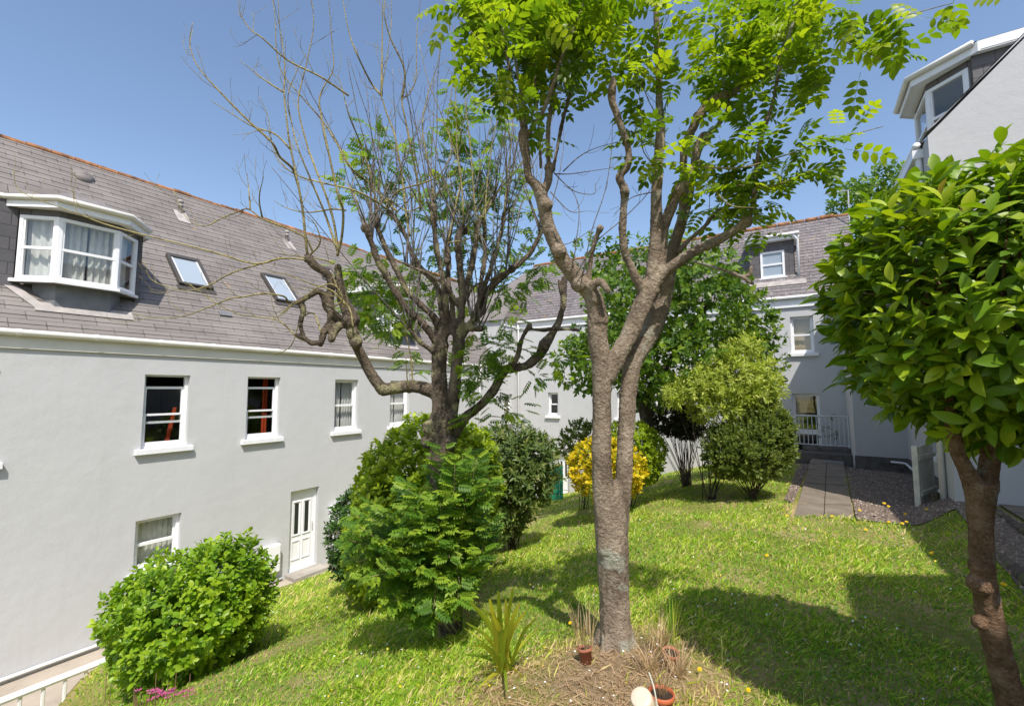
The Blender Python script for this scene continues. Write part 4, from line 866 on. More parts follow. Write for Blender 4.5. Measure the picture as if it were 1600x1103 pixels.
for rows, d in (([(819, 212, 9), (812, 185, 8), (805, 174, 8), (797, 116, 8), (787, 58, 7), (780, -20, 6)], 2.9), ([(822, 208, 8), (815, 150, 7), (803, 81, 6), (796, -10, 5)], 2.98), ([(828, 208, 8), (838, 190, 8), (854, 162, 8), (877, 93, 7), (900, 40, 6), (918, -20, 6)], 2.86),
                ([(857, 258, 9), (856, 220, 8), (858, 188, 8), (868, 130, 7), (877, 81, 7), (881, -10, 6)], 3.05), ([(864, 266, 9), (872, 225, 8), (880, 186, 8), (890, 150, 7), (898, 125, 7), (909, 43, 6), (915, -20, 5)], 3.1), ([(845, 262, 7), (842, 200, 6), (836, 130, 5), (842, 60, 5), (838, -10, 4)], 3.0)):
    add(rows, d+.08, d, 8, A1)
for px, py, w, d in ((819, 210, 24, 2.96), (858, 262, 22, 3.05), (845, 303, 27, 3.03), (1101, 217, 26, 3.3), (1166, 346, 25, 2.98), (976, 300, 20, 3.06), (1060, 296, 27, 3.12), (938, 357, 15, 3.0), (956, 142, 16, 2.96), (1014, 452, 40, 3.2), (906, 444, 34, 3.12), (1090, 184, 22, 3.3), (934, 500, 40, 3.16), (853, 320, 27, 3.02), (873, 392, 30, 3.05)):
    mb.blob(dep(px, py, d), w*.42*d/FPX, 10)
for a in range(6):
    t = a*1.05+.3; p = TB+np.array([math.cos(t), math.sin(t), 0])*.12; mb.tube([TB+UZ*.14+np.array([math.cos(t), math.sin(t), 0])*.05, p+UZ*.0, p+np.array([math.cos(t), math.sin(t), 0])*.12-UZ*.09], [.06, .045, .02], 8)
fused('trunk', mb, M['bark_main'], ash, .0075, .006, 14)
mbt = MB(); ends = []
for P, r in A1: side_twigs(mbt, P, .0035, 7, .18, .5, ends, .45)
mbt.build('twig_growth', M['twiggrey'], ash, True)
lv = Leaves(); k_ = 0
for Q, r in ends:                                             # pairs of compound leaves up each twig
    for t in (.35, .6, .85, 1.0):
        p = Q[min(int(t*(len(Q)-1)), len(Q)-1)]; s = norm(np.cross(Q[-1]-Q[0], UZ)+1e-6)
        for sg in (-1, 1): lv.add(p, norm(s*sg+.5*norm(Q[-1]-Q[0])+RNG.normal(size=3)*.3-UZ*.1), UZ+RNG.normal(size=3)*.3, RNG.uniform(.16, .26))
BL = [(705, 5, 2.5, 50, 9), (745, 30, 2.5, 55, 16), (775, 85, 2.7, 45, 13), (840, 20, 2.6, 60, 18), (800, 150, 2.8, 42, 9), (850, 90, 2.9, 45, 13), (840, 170, 2.9, 40, 10), (890, 20, 2.8, 50, 12), (760, 110, 2.8, 40, 8), (840, 215, 3.0, 34, 6), (745, 165, 3.1, 36, 5), (895, 170, 3.1, 22, 3), (912, 75, 3.0, 30, 4),
      (985, 5, 2.9, 50, 9), (1045, 30, 2.9, 50, 15), (1100, 55, 3.0, 60, 20), (1155, 40, 2.9, 60, 20), (1215, 30, 2.8, 60, 18), (1270, 15, 2.6, 65, 18), (1330, 15, 2.5, 60, 15), (1390, 25, 2.5, 55, 13), (1440, 25, 2.45, 50, 10), (1490, 0, 2.4, 45, 7), (1085, 120, 3.1, 55, 18), (1150, 130, 3.1, 55, 18), (1210, 110, 2.9, 50, 14), (1270, 75, 2.7, 55, 14), (1340, 65, 2.55, 55, 14), (1350, 110, 2.6, 36, 7), (1395, 85, 2.55, 36, 6), (1110, 190, 3.2, 55, 14), (1180, 170, 3.1, 45, 10), (1245, 165, 2.9, 30, 4), (1060, 190, 3.1, 40, 7), (1055, 130, 3.1, 36, 7), (1045, 245, 3.0, 30, 4),
      (1090, 245, 3.0, 42, 9), (1140, 240, 2.9, 45, 11), (1190, 245, 2.8, 45, 11), (1240, 230, 2.7, 45, 11), (1290, 215, 2.65, 42, 9), (1335, 203, 2.6, 38, 7), (1110, 290, 3.0, 50, 12), (1160, 295, 2.9, 48, 12), (1205, 285, 2.8, 45, 10), (1250, 265, 2.7, 40, 7), (1300, 245, 2.65, 36, 6), (1095, 335, 3.1, 42, 9), (1150, 335, 3.0, 36, 6), (1190, 320, 2.9, 28, 4), (1120, 110, 3.2, 50, 9), (1180, 70, 3.1, 50, 10), (1310, 45, 2.6, 50, 9), (1060, 60, 3.0, 45, 9)]
for px, py, d, rp, n in BL:
    n = int(n*(.72 if px < 930 or py > 220 else .48)+.5); c = dep(px, py, d); r = rp*d/FPX; D = rnd_dirs(n); P = c+D*(r*RNG.random(n)**.5)[:, None]*np.array([1, 1, .8])
    ash_leaves(lv, P-D*.05, D, n, .185, droop=.16)
lv.build('foliage', T_ASH, M['lf_ash'], ash)
mbt = MB()
for pts in ([(1205, 98), (1260, 60), (1330, 40), (1400, 28), (1490, 5)], [(1270, 40), (1330, 70), (1380, 95)], [(1100, 262), (1160, 262), (1220, 245), (1290, 222), (1380, 198)], [(1150, 290), (1210, 290), (1290, 255)], [(780, 90), (745, 60), (700, 10)], [(798, 118), (770, 150), (740, 165)], [(1110, 290), (1140, 320), (1180, 325)]):
    P = spline([dep(x, y, 2.95-.28*i/(len(pts)-1)*1.4) for i, (x, y) in enumerate(pts)], 5); mbt.tube(P, np.linspace(.007, .002, len(P)), 5)
mbt.build('leaf_branch', M['twig'], ash, True)
# thin bare twigs hanging between the two trees
mbt = MB()
for pts in ([(858, 262), (880, 285), (900, 300), (928, 303), (930, 286)], [(866, 272), (890, 272), (920, 268), (960, 262)], [(880, 268), (905, 245), (930, 232), (965, 222)], [(853, 330), (872, 375), (890, 380), (930, 355)], [(895, 420), (900, 380), (905, 330), (895, 300), (880, 290)], [(900, 430), (930, 380), (970, 345), (1010, 305), (1030, 270)], [(910, 432), (925, 360), (945, 300), (955, 240), (957, 190)], [(860, 300), (890, 330), (915, 330)], [(1020, 300), (985, 310), (960, 335)], [(1022, 260), (1004, 232), (1002, 180), (995, 130), (975, 70)], [(1026, 180), (1010, 150), (985, 80)], [(980, 205), (1000, 208), (1020, 200)]):
    P = spline([dep(x, y, 3.02) for x, y in pts], 5); mbt.tube(P, np.linspace(.0045, .0018, len(P)), 4); side_twigs(mbt, P, .002, 3, .06, .2, None, .3)
mbt.build('bare_twig', M['twiggrey'], ash, True)

# --- the mostly bare tree
TB2 = dep(702, 1000, 4.15); bare = empty('pollarded_tree', (TB2[0], TB2[1], float(gz(TB2[0], TB2[1]))), 'dark pollarded tree with mostly bare upright shoots growing from knuckled limbs, left of centre', 'tree', 'trees in the courtyard')
mb = MB(); D2 = 4.15; S2 = []; WID = .95
add([(706, 1040, 44), (703, 980, 40), (698, 900, 36), (692, 820, 32), (688, 770, 30), (688, 735, 36), (691, 705, 40), (691, 675, 46), (693, 648, 46)], D2, D2, 14)
for c in ((672, 668, 26), (668, 690, 22), (702, 690, 26), (678, 715, 22)): mb.blob(dep(c[0], c[1], D2-.05), c[2]/2*D2/FPX, 10)
add([(688, 665, 30), (687, 620, 26), (686, 577, 25), (687, 540, 25), (690, 508, 22)], D2-.05, D2, 12)
add([(703, 665, 22), (709, 626, 20), (713, 575, 19), (716, 540, 20), (718, 505, 20)], D2-.03, D2-.02, 12)
L1 = [(686, 618, 24), (668, 608, 22), (640, 603, 20), (615, 606, 20), (600, 608, 20), (588, 597, 19), (578, 582, 18), (565, 555, 17), (556, 535, 17), (551, 519, 19), (548, 497, 24), (541, 478, 20), (534, 460, 19), (530, 440, 14), (528, 418, 12)]
add(L1, D2, D2-.35, 12)
add([(552, 512, 15), (535, 508, 14), (523, 518, 14), (518, 530, 12)], D2-.33, D2-.4, 9); add([(520, 500, 11), (508, 515, 12), (501, 538, 9)], D2-.35, D2-.4, 8)
add([(540, 505, 13), (522, 490, 12), (508, 478, 11), (500, 455, 10), (470, 470, 9), (458, 474, 6)], D2-.33, D2-.5, 8)
add([(519, 520, 11), (516, 475, 13), (517, 445, 13), (511, 428, 14), (498, 420, 13), (488, 412, 15), (482, 404, 14)], D2-.35, D2-.5, 9)
add([(476, 530, 8), (470, 508, 8), (474, 486, 11), (472, 478, 12)], D2-.45, D2-.45, 7); add([(500, 535, 8), (488, 536, 9), (476, 530, 9), (462, 522, 6)], D2-.42, D2-.46, 7)
CL = [[(688, 540, 17), (660, 505, 16), (640, 488, 15), (615, 452, 14), (604, 430, 14), (592, 412, 14), (581, 382, 13), (571, 355, 15)], [(692, 535, 16), (680, 500, 15), (660, 478, 14), (638, 457, 13), (624, 430, 13), (606, 395, 11), (594, 368, 11), (585, 344, 13)],
      [(695, 525, 14), (690, 480, 13), (680, 442, 12), (656, 418, 11), (644, 395, 10), (632, 365, 9), (620, 345, 9), (605, 332, 9)], [(700, 520, 13), (696, 470, 13), (690, 425, 12), (684, 398, 12), (679, 362, 12), (677, 322, 14)], [(708, 510, 12), (706, 470, 11), (700, 438, 11), (700, 408, 12), (699, 378, 10)],
      [(718, 520, 16), (722, 470, 15), (720, 430, 15), (717, 398, 14), (716, 372, 14), (724, 355, 13)], [(718, 515, 14), (726, 460, 13), (735, 425, 13), (743, 382, 12), (750, 345, 11), (765, 320, 10), (774, 305, 8)], [(716, 535, 15), (735, 505, 15), (752, 488, 14), (758, 462, 14), (775, 440, 14), (790, 428, 14), (800, 420, 13), (815, 408, 12), (828, 396, 11), (838, 378, 10), (848, 360, 11)],
      [(726, 470, 7), (742, 447, 7), (768, 437, 7), (790, 426, 7)], [(738, 500, 11), (756, 450, 10), (770, 410, 10), (780, 375, 9), (785, 352, 9), (788, 333, 9)], [(748, 470, 10), (753, 432, 10), (758, 398, 9), (757, 349, 8)], [(690, 560, 12), (670, 545, 12), (652, 530, 11), (640, 515, 9)], [(715, 512, 11), (738, 513, 12), (752, 514, 15)], [(716, 480, 9), (700, 450, 8), (672, 430, 8), (650, 420, 7), (633, 412, 7)]]
WID = .78
for i, rows in enumerate(CL): add(rows, D2-.02, D2+(-.35, -.15, .2, -.2, .15, -.05, .25, .3, -.25, .1, .35, -.2, 0, -.1)[i], 9, S2)
WID = .9
add([(712, 675, 22), (724, 655, 18), (735, 645, 17), (752, 632, 16), (770, 612, 16), (787, 580, 17), (805, 575, 16), (822, 571, 16), (842, 556, 17), (850, 540, 20), (862, 522, 15), (872, 505, 13), (879, 480, 11), (881, 450, 11), (882, 435, 10)], D2, D2+.25, 10)
add([(786, 582, 11), (800, 570, 10), (809, 555, 10), (815, 530, 9), (828, 508, 10)], D2+.1, D2, 8); add([(828, 514, 6), (850, 516, 6), (866, 514, 7), (905, 516, 6)], D2, D2+.1, 7); add([(882, 480, 7), (876, 455, 7), (873, 440, 6)], D2+.2, D2+.25, 7)
for px, py, w in ((548, 500, 28), (551, 520, 22), (482, 404, 17), (571, 356, 18), (677, 325, 16), (699, 408, 14), (724, 360, 18), (850, 540, 22), (600, 608, 23), (640, 604, 22), (556, 534, 20), (688, 540, 30), (716, 520, 25), (519, 500, 15), (604, 430, 16), (800, 420, 16)): mb.blob(dep(px, py, D2-(.34 if px < 560 else 0)), w/2*(D2-.2)/FPX, 9)
fused('trunk', mb, M['bark_bare'], bare, .0095, .009, 13)
# long surveyed shoots
mbt = MB(); tw = []
SH = [[(440, 402), (398, 412), (326, 392), (228, 368), (163, 350), (111, 330), (49, 308), (26, 292), (21, 265)], [(489, 394), (476, 371), (443, 355), (410, 342), (388, 327), (369, 332), (343, 343), (323, 353), (303, 350), (287, 334), (271, 297)], [(482, 406), (440, 404), (398, 415), (359, 428), (326, 446), (294, 454), (261, 448), (235, 435), (225, 409)],
      [(450, 473), (443, 463), (411, 459), (380, 464), (359, 467), (326, 480), (287, 494), (245, 497), (209, 490)], [(489, 534), (466, 528), (437, 502), (400, 495), (375, 492), (343, 477), (310, 454), (290, 440)], [(541, 329), (520, 327), (482, 332), (450, 326), (428, 314)], [(523, 412), (500, 405), (460, 400), (425, 395)], [(480, 402), (500, 380), (492, 350), (470, 330)],
      [(541, 478), (520, 455), (490, 445), (450, 430), (420, 425)], [(520, 480), (535, 468), (522, 445), (495, 450), (470, 470), (430, 490)], [(552, 512), (545, 480), (520, 460), (480, 450)], [(502, 520), (490, 490), (470, 500), (455, 540), (430, 555)], [(458, 474), (440, 490), (425, 500)],
      [(482, 404), (479, 388), (473, 329), (466, 290), (460, 261), (452, 220), (448, 188), (444, 145), (445, 101), (440, 60), (437, 43), (434, -10)], [(527, 400), (534, 370), (536, 330), (527, 300), (512, 232), (503, 186), (499, 157), (506, 136), (521, 107), (518, 58), (513, -10)], [(527, 392), (520, 370), (508, 335), (500, 315), (483, 275), (466, 232), (455, 190), (450, 150), (462, 116), (478, 85)],
      [(528, 392), (522, 350), (512, 313), (492, 261), (477, 217), (466, 160), (480, 96), (490, 40), (486, -10)], [(620, 330), (608, 319), (580, 290), (547, 261), (525, 222), (503, 188), (470, 150), (442, 116), (432, 80), (430, 30), (424, -10)], [(590, 345), (585, 300), (575, 260), (564, 226), (545, 180), (532, 130), (520, 115)], [(640, 370), (634, 330), (628, 275), (622, 240), (616, 209), (605, 180), (599, 160), (596, 145), (603, 100), (611, 43), (612, -10)],
      [(596, 150), (597, 80), (598, -10)], [(596, 150), (580, 130), (560, 90), (545, 50), (534, -10)], [(657, 330), (655, 300), (648, 260), (642, 232), (634, 190), (628, 157), (640, 147), (650, 120), (651, 58), (658, -10)], [(628, 157), (632, 110), (610, 60), (600, 20), (605, -10)], [(466, 290), (457, 264), (437, 245), (425, 223), (390, 191), (361, 162), (340, 140), (323, 122), (310, 105), (303, 93), (296, 66), (301, 36)],
      [(610, 330), (560, 300), (500, 285), (462, 273), (437, 252), (425, 223), (418, 180), (404, 150)], [(455, 235), (430, 210), (395, 198), (365, 180), (330, 158)], [(545, 150), (500, 120), (450, 95), (410, 60), (395, 50), (378, 28), (372, 0)], [(444, 145), (420, 130), (400, 115), (374, 95)], [(700, 378), (712, 320), (720, 270), (700, 200), (705, 150), (712, 100), (708, 40)], [(724, 350), (722, 300), (714, 230), (712, 150), (708, 90), (700, 20)],
      [(758, 350), (760, 300), (768, 230), (778, 180), (785, 120)], [(788, 335), (792, 280), (798, 230), (802, 180)], [(774, 305), (790, 285), (815, 255), (830, 220)], [(848, 360), (855, 330), (845, 290), (850, 250)], [(745, 350), (740, 300), (735, 230), (728, 170), (724, 100), (715, 40)], [(680, 322), (670, 260), (660, 200), (668, 150), (685, 95), (690, 40)], [(605, 330), (620, 300), (665, 285), (690, 270), (705, 230), (690, 180), (670, 130), (655, 70)], [(585, 340), (600, 310), (640, 330), (680, 305), (706, 285)],
      [(571, 350), (560, 320), (545, 290), (520, 270)], [(700, 380), (735, 372), (745, 352)], [(640, 610), (636, 590), (634, 555)], [(645, 605), (642, 560), (630, 500), (620, 470)], [(391, 329), (389, 300), (386, 270)], [(410, 342), (405, 310), (412, 275)], [(632, 412), (610, 400), (590, 375), (588, 350)]]
for i, pts in enumerate(SH):
    z = RNG.uniform(-.35, .15); P = spline([dep(x, y, D2-.42+(.34 if x > 560 else 0)+z*min(1, j/3)) for j, (x, y) in enumerate(pts)], 5)
    big = .0115 if 13 <= i <= 24 else .0082; mbt.tube(P, np.linspace(big, .0022, len(P)), 6); side_twigs(mbt, P, .0036, 6 if len(pts) > 6 else 3, .08, .34, tw, .15, .5, 2)
mbt.build('bare_shoot', M['twig'], bare, True)
mbt = MB()
for P, r in S2:                                               # upright shoots from the knuckles
    for k in range(8):
        d = norm(np.array([RNG.normal()*.32, RNG.normal()*.32, 1.0])); Q = wander(P[-1-int(RNG.integers(0, 6))], d, RNG.uniform(.5, 1.7), 9, .14, .25)
        mbt.tube(Q, np.linspace(.0072, .0022, len(Q)), 5); side_twigs(mbt, Q, .003, 3, .06, .28, tw, .3, .5)
mbt.build('upright_shoot', M['twiggrey'], bare, True)
lv = Leaves()
BL2 = [(600, 255, 4.3, 45, 12), (585, 215, 4.3, 28, 6), (540, 280, 4.5, 36, 9), (725, 200, 4.4, 40, 12), (745, 260, 4.5, 55, 26), (705, 310, 4.5, 50, 18), (650, 330, 4.6, 45, 14), (590, 320, 4.6, 40, 12), (780, 290, 4.5, 45, 18), (830, 330, 4.6, 36, 9), (770, 190, 4.4, 35, 9), (730, 150, 4.3, 35, 7), (740, 340, 4.7, 60, 22), (690, 380, 4.8, 60, 16), (820, 440, 4.8, 50, 20), (850, 410, 4.8, 36, 10), (780, 370, 4.7, 45, 12), (640, 420, 4.9, 50, 14), (590, 460, 4.9, 50, 14), (560, 430, 4.9, 40, 9), (610, 510, 4.8, 45, 14), (570, 490, 4.8, 35, 9), (640, 560, 4.6, 25, 4), (770, 540, 4.3, 42, 15), (745, 570, 4.2, 40, 13), (800, 545, 4.3, 36, 10), (835, 590, 4.3, 26, 5), (760, 610, 4.2, 36, 9), (740, 650, 4.1, 35, 8), (790, 640, 4.2, 35, 8), (720, 590, 4.1, 30, 7), (870, 560, 4.4, 30, 5), (670, 580, 4.2, 20, 3), (700, 440, 4.7, 60, 12), (770, 450, 4.8, 50, 12), (795, 490, 4.6, 30, 6), (690, 250, 4.6, 40, 8)]
for px, py, d, rp, n in BL2+[(600, 465, 5.3, 60, 34), (575, 455, 5.2, 50, 24), (545, 420, 5.2, 30, 8), (640, 480, 5.3, 50, 24), (610, 500, 5.2, 40, 16)]:
    n = int(n*2.6); c = dep(px, py, d); r = rp*d/FPX; D = rnd_dirs(n); P = c+D*(r*RNG.random(n)**.5)[:, None]; ash_leaves(lv, P-D*.03, D, n, .145, droop=.1)
lv.build('foliage', T_ASHFINE, M['lf_back'], bare)

# --- clipped laurel ball on a stem
TL = dep(1580, 1103, 2.05); zl = float(gz(TL[0], TL[1])); lau = empty('clipped_laurel', (TL[0], TL[1], zl), 'clipped round headed laurel on a forked brown stem at the right edge', 'tree', 'trees in the courtyard')
mb = MB(); d_ = 2.05; WID = .84
b0 = np.array([TL[0]+.02, TL[1], zl-.08]); P = spline([np.r_[b0, .062]]+[np.r_[dep(x, y, d_), w/2*d_/FPX] for x, y, w in ((1582, 1110, 46), (1568, 1050, 43), (1550, 980, 42), (1540, 920, 38), (1534, 870, 36), (1532, 820, 37), (1532, 775, 45), (1531, 752, 52))], 6); mb.tube(P[:, :3], P[:, 3]*.82, 14)
add([(1524, 760, 36), (1512, 738, 26), (1498, 712, 24), (1490, 680, 22), (1484, 640, 18), (1470, 560, 12)], d_, d_, 10); add([(1538, 765, 40), (1545, 730, 31), (1549, 695, 30), (1550, 650, 26), (1545, 560, 16)], d_, d_+.05, 10)
for c in ((1530, 972, 22), (1530, 912, 34), (1533, 885, 34)): mb.blob(dep(c[0], c[1], d_-.01), c[2]/2*d_/FPX, 10)
fused('trunk', mb, M['bark_laurel'], lau, .006, .0045, 22)
c = dep(1560, 476, 2.12); mbt = MB()
for i in range(46):
    D = rnd_dirs(1)[0]; D[2] = D[2]*.8+.1; s0 = dep(1545 if i % 2 else 1484, 600, d_); mbt.tube(spline([s0, c+D*.3-UZ*.05, c+D*np.array([.66, .66, .68])], 4), np.linspace(.009, .003, 9), 5)
mbt.build('branch', M['bark_laurel'], lau, True)
lv = Leaves(); P, O = crown_points(c, (.65, .65, .64), 950, .09, 2.4, 3.1, .22); A = norm(O+UZ*.95+RNG.normal(size=P.shape)*.28)
shoots(lv, P-A*.06, A, .12, 8, .098, 1.15, .30)
P, O = crown_points(c+np.array([math.cos(YAW), math.sin(YAW), 0])*.42, (.58, .58, .60), 420, .09, 2.4, 6.1, .2); A = norm(O+UZ*.95+RNG.normal(size=P.shape)*.28); shoots(lv, P-A*.06, A, .12, 8, .098, 1.15, .30)  # extra head past the right edge, added to widen the shadow on the lawn
P, O = crown_points(c, (.67, .67, .65), 60, .10, 2.4, 3.1, 0); A = norm(O*.6+UZ*.8); A = A[P[:, 2] > c[2]-.1]; P = P[P[:, 2] > c[2]-.1]; shoots(lv, P, A, .15, 6, .085, .8, .2, .15)
lv.build('foliage', T_BROAD, M['lf_laurel'], lau)

# ------------------------------------------------------------------ shrubs
def shrub(name, label, cat, foot, cpx, rad_px, d, mat, n, k=7, size=.05, slen=.09, tmpl=T_ROUND, amp=.16, sc=2.4, seed=1.0, inner=.3, spread=.95, stems=14, bark='bark_dark', up=.5, group='shrubs on the lawn', low=0.02, extra=None, deepen=None):
    """foot: pixel of its base; cpx and rad_px: middle and half sizes of its head as seen at d metres"""
    c = dep(*cpx, d); r = np.array([rad_px[0], rad_px[0] if deepen is None else deepen, rad_px[1]])*d/FPX
    bx = dep(foot[0], foot[1], d) if foot is not None else c; base = np.array([bx[0], bx[1], float(gz(bx[0], bx[1]))])
    e = empty(name, base, label, cat, group); lv = Leaves(); Y = np.array([math.cos(YAW), math.sin(YAW), 0]); W = np.array([-math.sin(YAW), math.cos(YAW), 0])
    def heads(c, r, n, seed):
        P, O = crown_points((0, 0, 0), r, n, amp, sc, seed, inner); T = lambda v: v[:, 0:1]*Y+v[:, 1:2]*W+v[:, 2:3]*UZ
        P = T(P)+c; O = T(O); g_ = gz(P[:, 0], P[:, 1])+low; ok = P[:, 2] > g_; return P[ok], O[ok]
    PP = [heads(c, r, n, seed)]
    for q_ in (extra or []):
        c2 = dep(q_[0], q_[1], d+(q_[4] if len(q_) > 4 else 0)); r2 = np.array([q_[2], q_[2], q_[3]])*d/FPX; PP.append(heads(c2, r2, int(n*min(1.2, (q_[2]*q_[3])/(rad_px[0]*rad_px[1]))), seed+len(PP)))
    for P, O in PP:
        A = norm(O+UZ*up+RNG.normal(size=P.shape)*.3); shoots(lv, P-A*slen*.5, A, slen, k, size, spread)
    lv.build('foliage', tmpl, mat, e)
    mb = MB()
    for i in range(stems):
        P, O = PP[i % len(PP)]; j = RNG.integers(0, len(P)); t = P[j]; m_ = base*.55+t*.45+np.array([RNG.normal()*.06, RNG.normal()*.06, .06]); r0 = .012*max(.8, r[2])
        mb.tube(spline([base+np.array([RNG.normal()*.05, RNG.normal()*.05, -.05]), m_, t], 5), np.linspace(r0, r0*.25, 11), 6)
    mb.build('stem', M[bark], e, True); return e
shrub('glossy_bush', 'rounded bright glossy green bush in front of the left house by the white railing', 'shrub', (312, 1085), (300, 950), (104, 88), 5.0, M['lf_euon'], 900, 8, .07, .13, T_OVAL, .26, 2.4, 2.0, .3, 1.05, 16, up=.9, extra=[(236, 985, 52, 84), (362, 925, 54, 76), (306, 1040, 88, 44)])
shrub('privet_bush', 'big dome shaped yellow green bush behind the dark pollarded tree', 'shrub', (665, 930), (664, 775), (102, 116), 6.6, M['lf_bright'], 1900, 8, .085, .10, T_OVAL, .13, 2.6, 4.0, .22, 1.1, 12, up=1.1, extra=[(640, 850, 96, 100), (720, 750, 62, 85)])
shrub('dark_bush', 'low dark green bush beside the white door, left of the big dome shaped bush', 'shrub', (565, 915), (562, 835), (46, 76), 7.6, M['lf_dark'], 900, 8, .065, .08, T_ROUND, .18, 3, 5.5, .3, 1.0, 10, extra=[(590, 870, 50, 60)])
shrub('rhododendron', 'sprawling rhododendron with faded flower heads behind the pollarded tree, near the green gate', 'shrub', (800, 832), (812, 735), (56, 62), 8.2, M['lf_rhodo'], 520, 9, .12, .10, T_NARROW, .22, 2.6, 6.5, .35, 1.05, 22, extra=[(765, 715, 46, 46, .3), (775, 790, 50, 50), (830, 715, 42, 36)])
shrub('yellow_shrub', 'golden yellow leaved shrub behind the pale ash trunk', 'shrub', (950, 775), (946, 732), (56, 46), 9.2, M['lf_yellow'], 900, 8, .085, .09, T_ROUND, .14, 3, 7.5, .2, 1.0, 8, up=.6)
shrub('round_bush', 'smooth clipped round green bush just right of the golden yellow shrub', 'shrub', (985, 755), (984, 708), (53, 50), 9.9, M['lf_bright'], 1500, 7, .065, .06, T_ROUND, .05, 3, 8.5, .12, 1.0, 6)
shrub('leafy_shrub', 'small light green leafy shrub showing above the golden yellow shrub, by the far wall', 'shrub', (912, 760), (912, 692), (36, 32), 11.5, M['lf_olive'], 420, 7, .09, .11, T_ROUND, .25, 3, 9.5, .3, .9, 8)
shrub('bronze_shrub', 'dark bronze shrub with bare branching stems by the far wall', 'shrub', (1072, 735), (1052, 655), (40, 24), 11.0, M['lf_purple'], 700, 7, .07, .08, T_ROUND, .2, 3, 10.5, .3, .9, 46, extra=[(1075, 660, 26, 26)])
shrub('olive_shrub', 'dense small leaved olive green shrub at the left of the paved path', 'shrub', (1175, 760), (1172, 702), (58, 46), 8.6, M['lf_olive'], 1300, 9, .055, .13, T_ROUND, .2, 3, 11.5, .35, .8, 30, up=.7, extra=[(1200, 672, 34, 44), (1138, 706, 38, 40), (1216, 690, 20, 40)])
shrub('acer_shrub', 'pale yellow green feathery small tree standing behind the olive shrub', 'shrub', (1108, 742), (1138, 596), (50, 38), 8.9, M['lf_pale'], 520, 8, .10, .14, T_NARROW, .34, 2.6, 12.5, .35, .95, 12, extra=[(1090, 605, 34, 26), (1185, 610, 34, 44), (1058, 618, 24, 16), (1120, 640, 40, 22), (1160, 545, 30, 16)])
shrub('small_shrub', 'small mid green shrub at the foot of the steps between olive shrub and path', 'shrub', (1226, 735), (1222, 715), (14, 20), 11.6, M['lf_mid'], 60, 7, .06, .08, T_ROUND, .2, 3, 13.5)
e = shrub('climbing_shrub', 'dark shrub growing in the shade behind the white railing by the far door', 'shrub', (1300, 690), (1300, 668), (24, 40), 14.6, M['lf_dark'], 120, 7, .07, .1, T_NARROW, .25, 3, 14.5)
# suckers round the bare tree
e = empty('sucker_growth', dep(690, 985, 4.0), 'feathery green sucker growth hiding the foot of the dark pollarded tree', 'shrub', 'shrubs on the lawn')
lv = Leaves(); mbt = MB(); b0 = np.array([TB2[0], TB2[1], float(gz(TB2[0], TB2[1]))])
for i in range(270):
    tx = RNG.uniform(545, 770); ty = RNG.uniform(690, 975)
    if ty < np.interp(tx, [545, 600, 660, 690, 760, 785], [800, 765, 745, 700, 690, 760]) or ty > np.interp(tx, [545, 590, 630, 720, 750, 785], [900, 930, 975, 965, 880, 850]): continue
    t = dep(tx, ty, RNG.uniform(3.55, 4.3)); m_ = b0*.4+t*.6+UZ*RNG.uniform(.1, .3); P = spline([b0+np.array([RNG.normal()*.1, RNG.normal()*.1, .1+.3*RNG.random()]), m_, t], 6); mbt.tube(P, np.linspace(.007, .002, len(P)), 5)
    for j in range(4, len(P)):
        s = norm(np.cross(P[j]-P[j-1], UZ))
        for sg in (-1, 1): lv.add(P[j], norm(s*sg+.6*norm(P[j]-P[j-1])+RNG.normal(size=3)*.25), UZ+RNG.normal(size=3)*.3-.4*np.array([math.sin(-YAW), math.cos(YAW), 0]), RNG.uniform(.09, .16))
lv.build('foliage', T_ASHFINE, M['lf_sucker'], e); mbt.build('stem', M['twig'], e, True)
# broad leaved tree behind the ash
e = empty('broadleaf_tree', (*dep(1014, 735, 10.8)[:2], -.3), 'dark broad leaved tree behind the ash, before the far house', 'tree', 'trees in the courtyard')
mb = MB(); WID = 1.0
add([(1018, 745, 24), (1014, 690, 22), (1010, 650, 21), (1004, 630, 20), (990, 615, 18), (985, 590, 16), (1000, 540, 14), (1010, 470, 9)], 10.8, 10.8, 10); add([(1006, 635, 16), (1020, 600, 14), (1050, 560, 12), (1080, 510, 9), (1110, 470, 6)], 10.8, 10.6, 8); add([(990, 612, 12), (960, 580, 10), (930, 570, 7)], 10.8, 10.4, 8); add([(1020, 600, 10), (1070, 590, 9), (1140, 560, 6)], 10.7, 10.3, 8)
fused('trunk', mb, M['bark_dark'], e, .04, .015, 5)
lv = Leaves()
for px, py, rx, ry, n in ((960, 540, 62, 50, 120), (1010, 500, 75, 70, 190), (1080, 470, 75, 65, 190), (1130, 500, 62, 60, 150), (1160, 560, 50, 42, 110), (1000, 430, 62, 45, 110), (920, 575, 44, 36, 70), (1050, 570, 75, 44, 150), (1110, 420, 40, 30, 50), (905, 560, 30, 20, 25), (1020, 610, 36, 22, 45), (965, 470, 45, 40, 60), (1180, 520, 30, 30, 36), (1190, 590, 24, 22, 22), (940, 400, 40, 26, 34), (1060, 400, 45, 30, 40)):
    n = int(n*1.6); d = RNG.uniform(9.8, 11.4); P, O = crown_points(dep(px, py, d), np.array([rx, rx, ry])*d/FPX, n, .25, 3, px*.01, .35); A = norm(O+UZ*.15+RNG.normal(size=P.shape)*.35); shoots(lv, P, A, .2, 7, .14, 1.05)
lv.build('foliage', T_ROUND, M['lf_mid'], e)
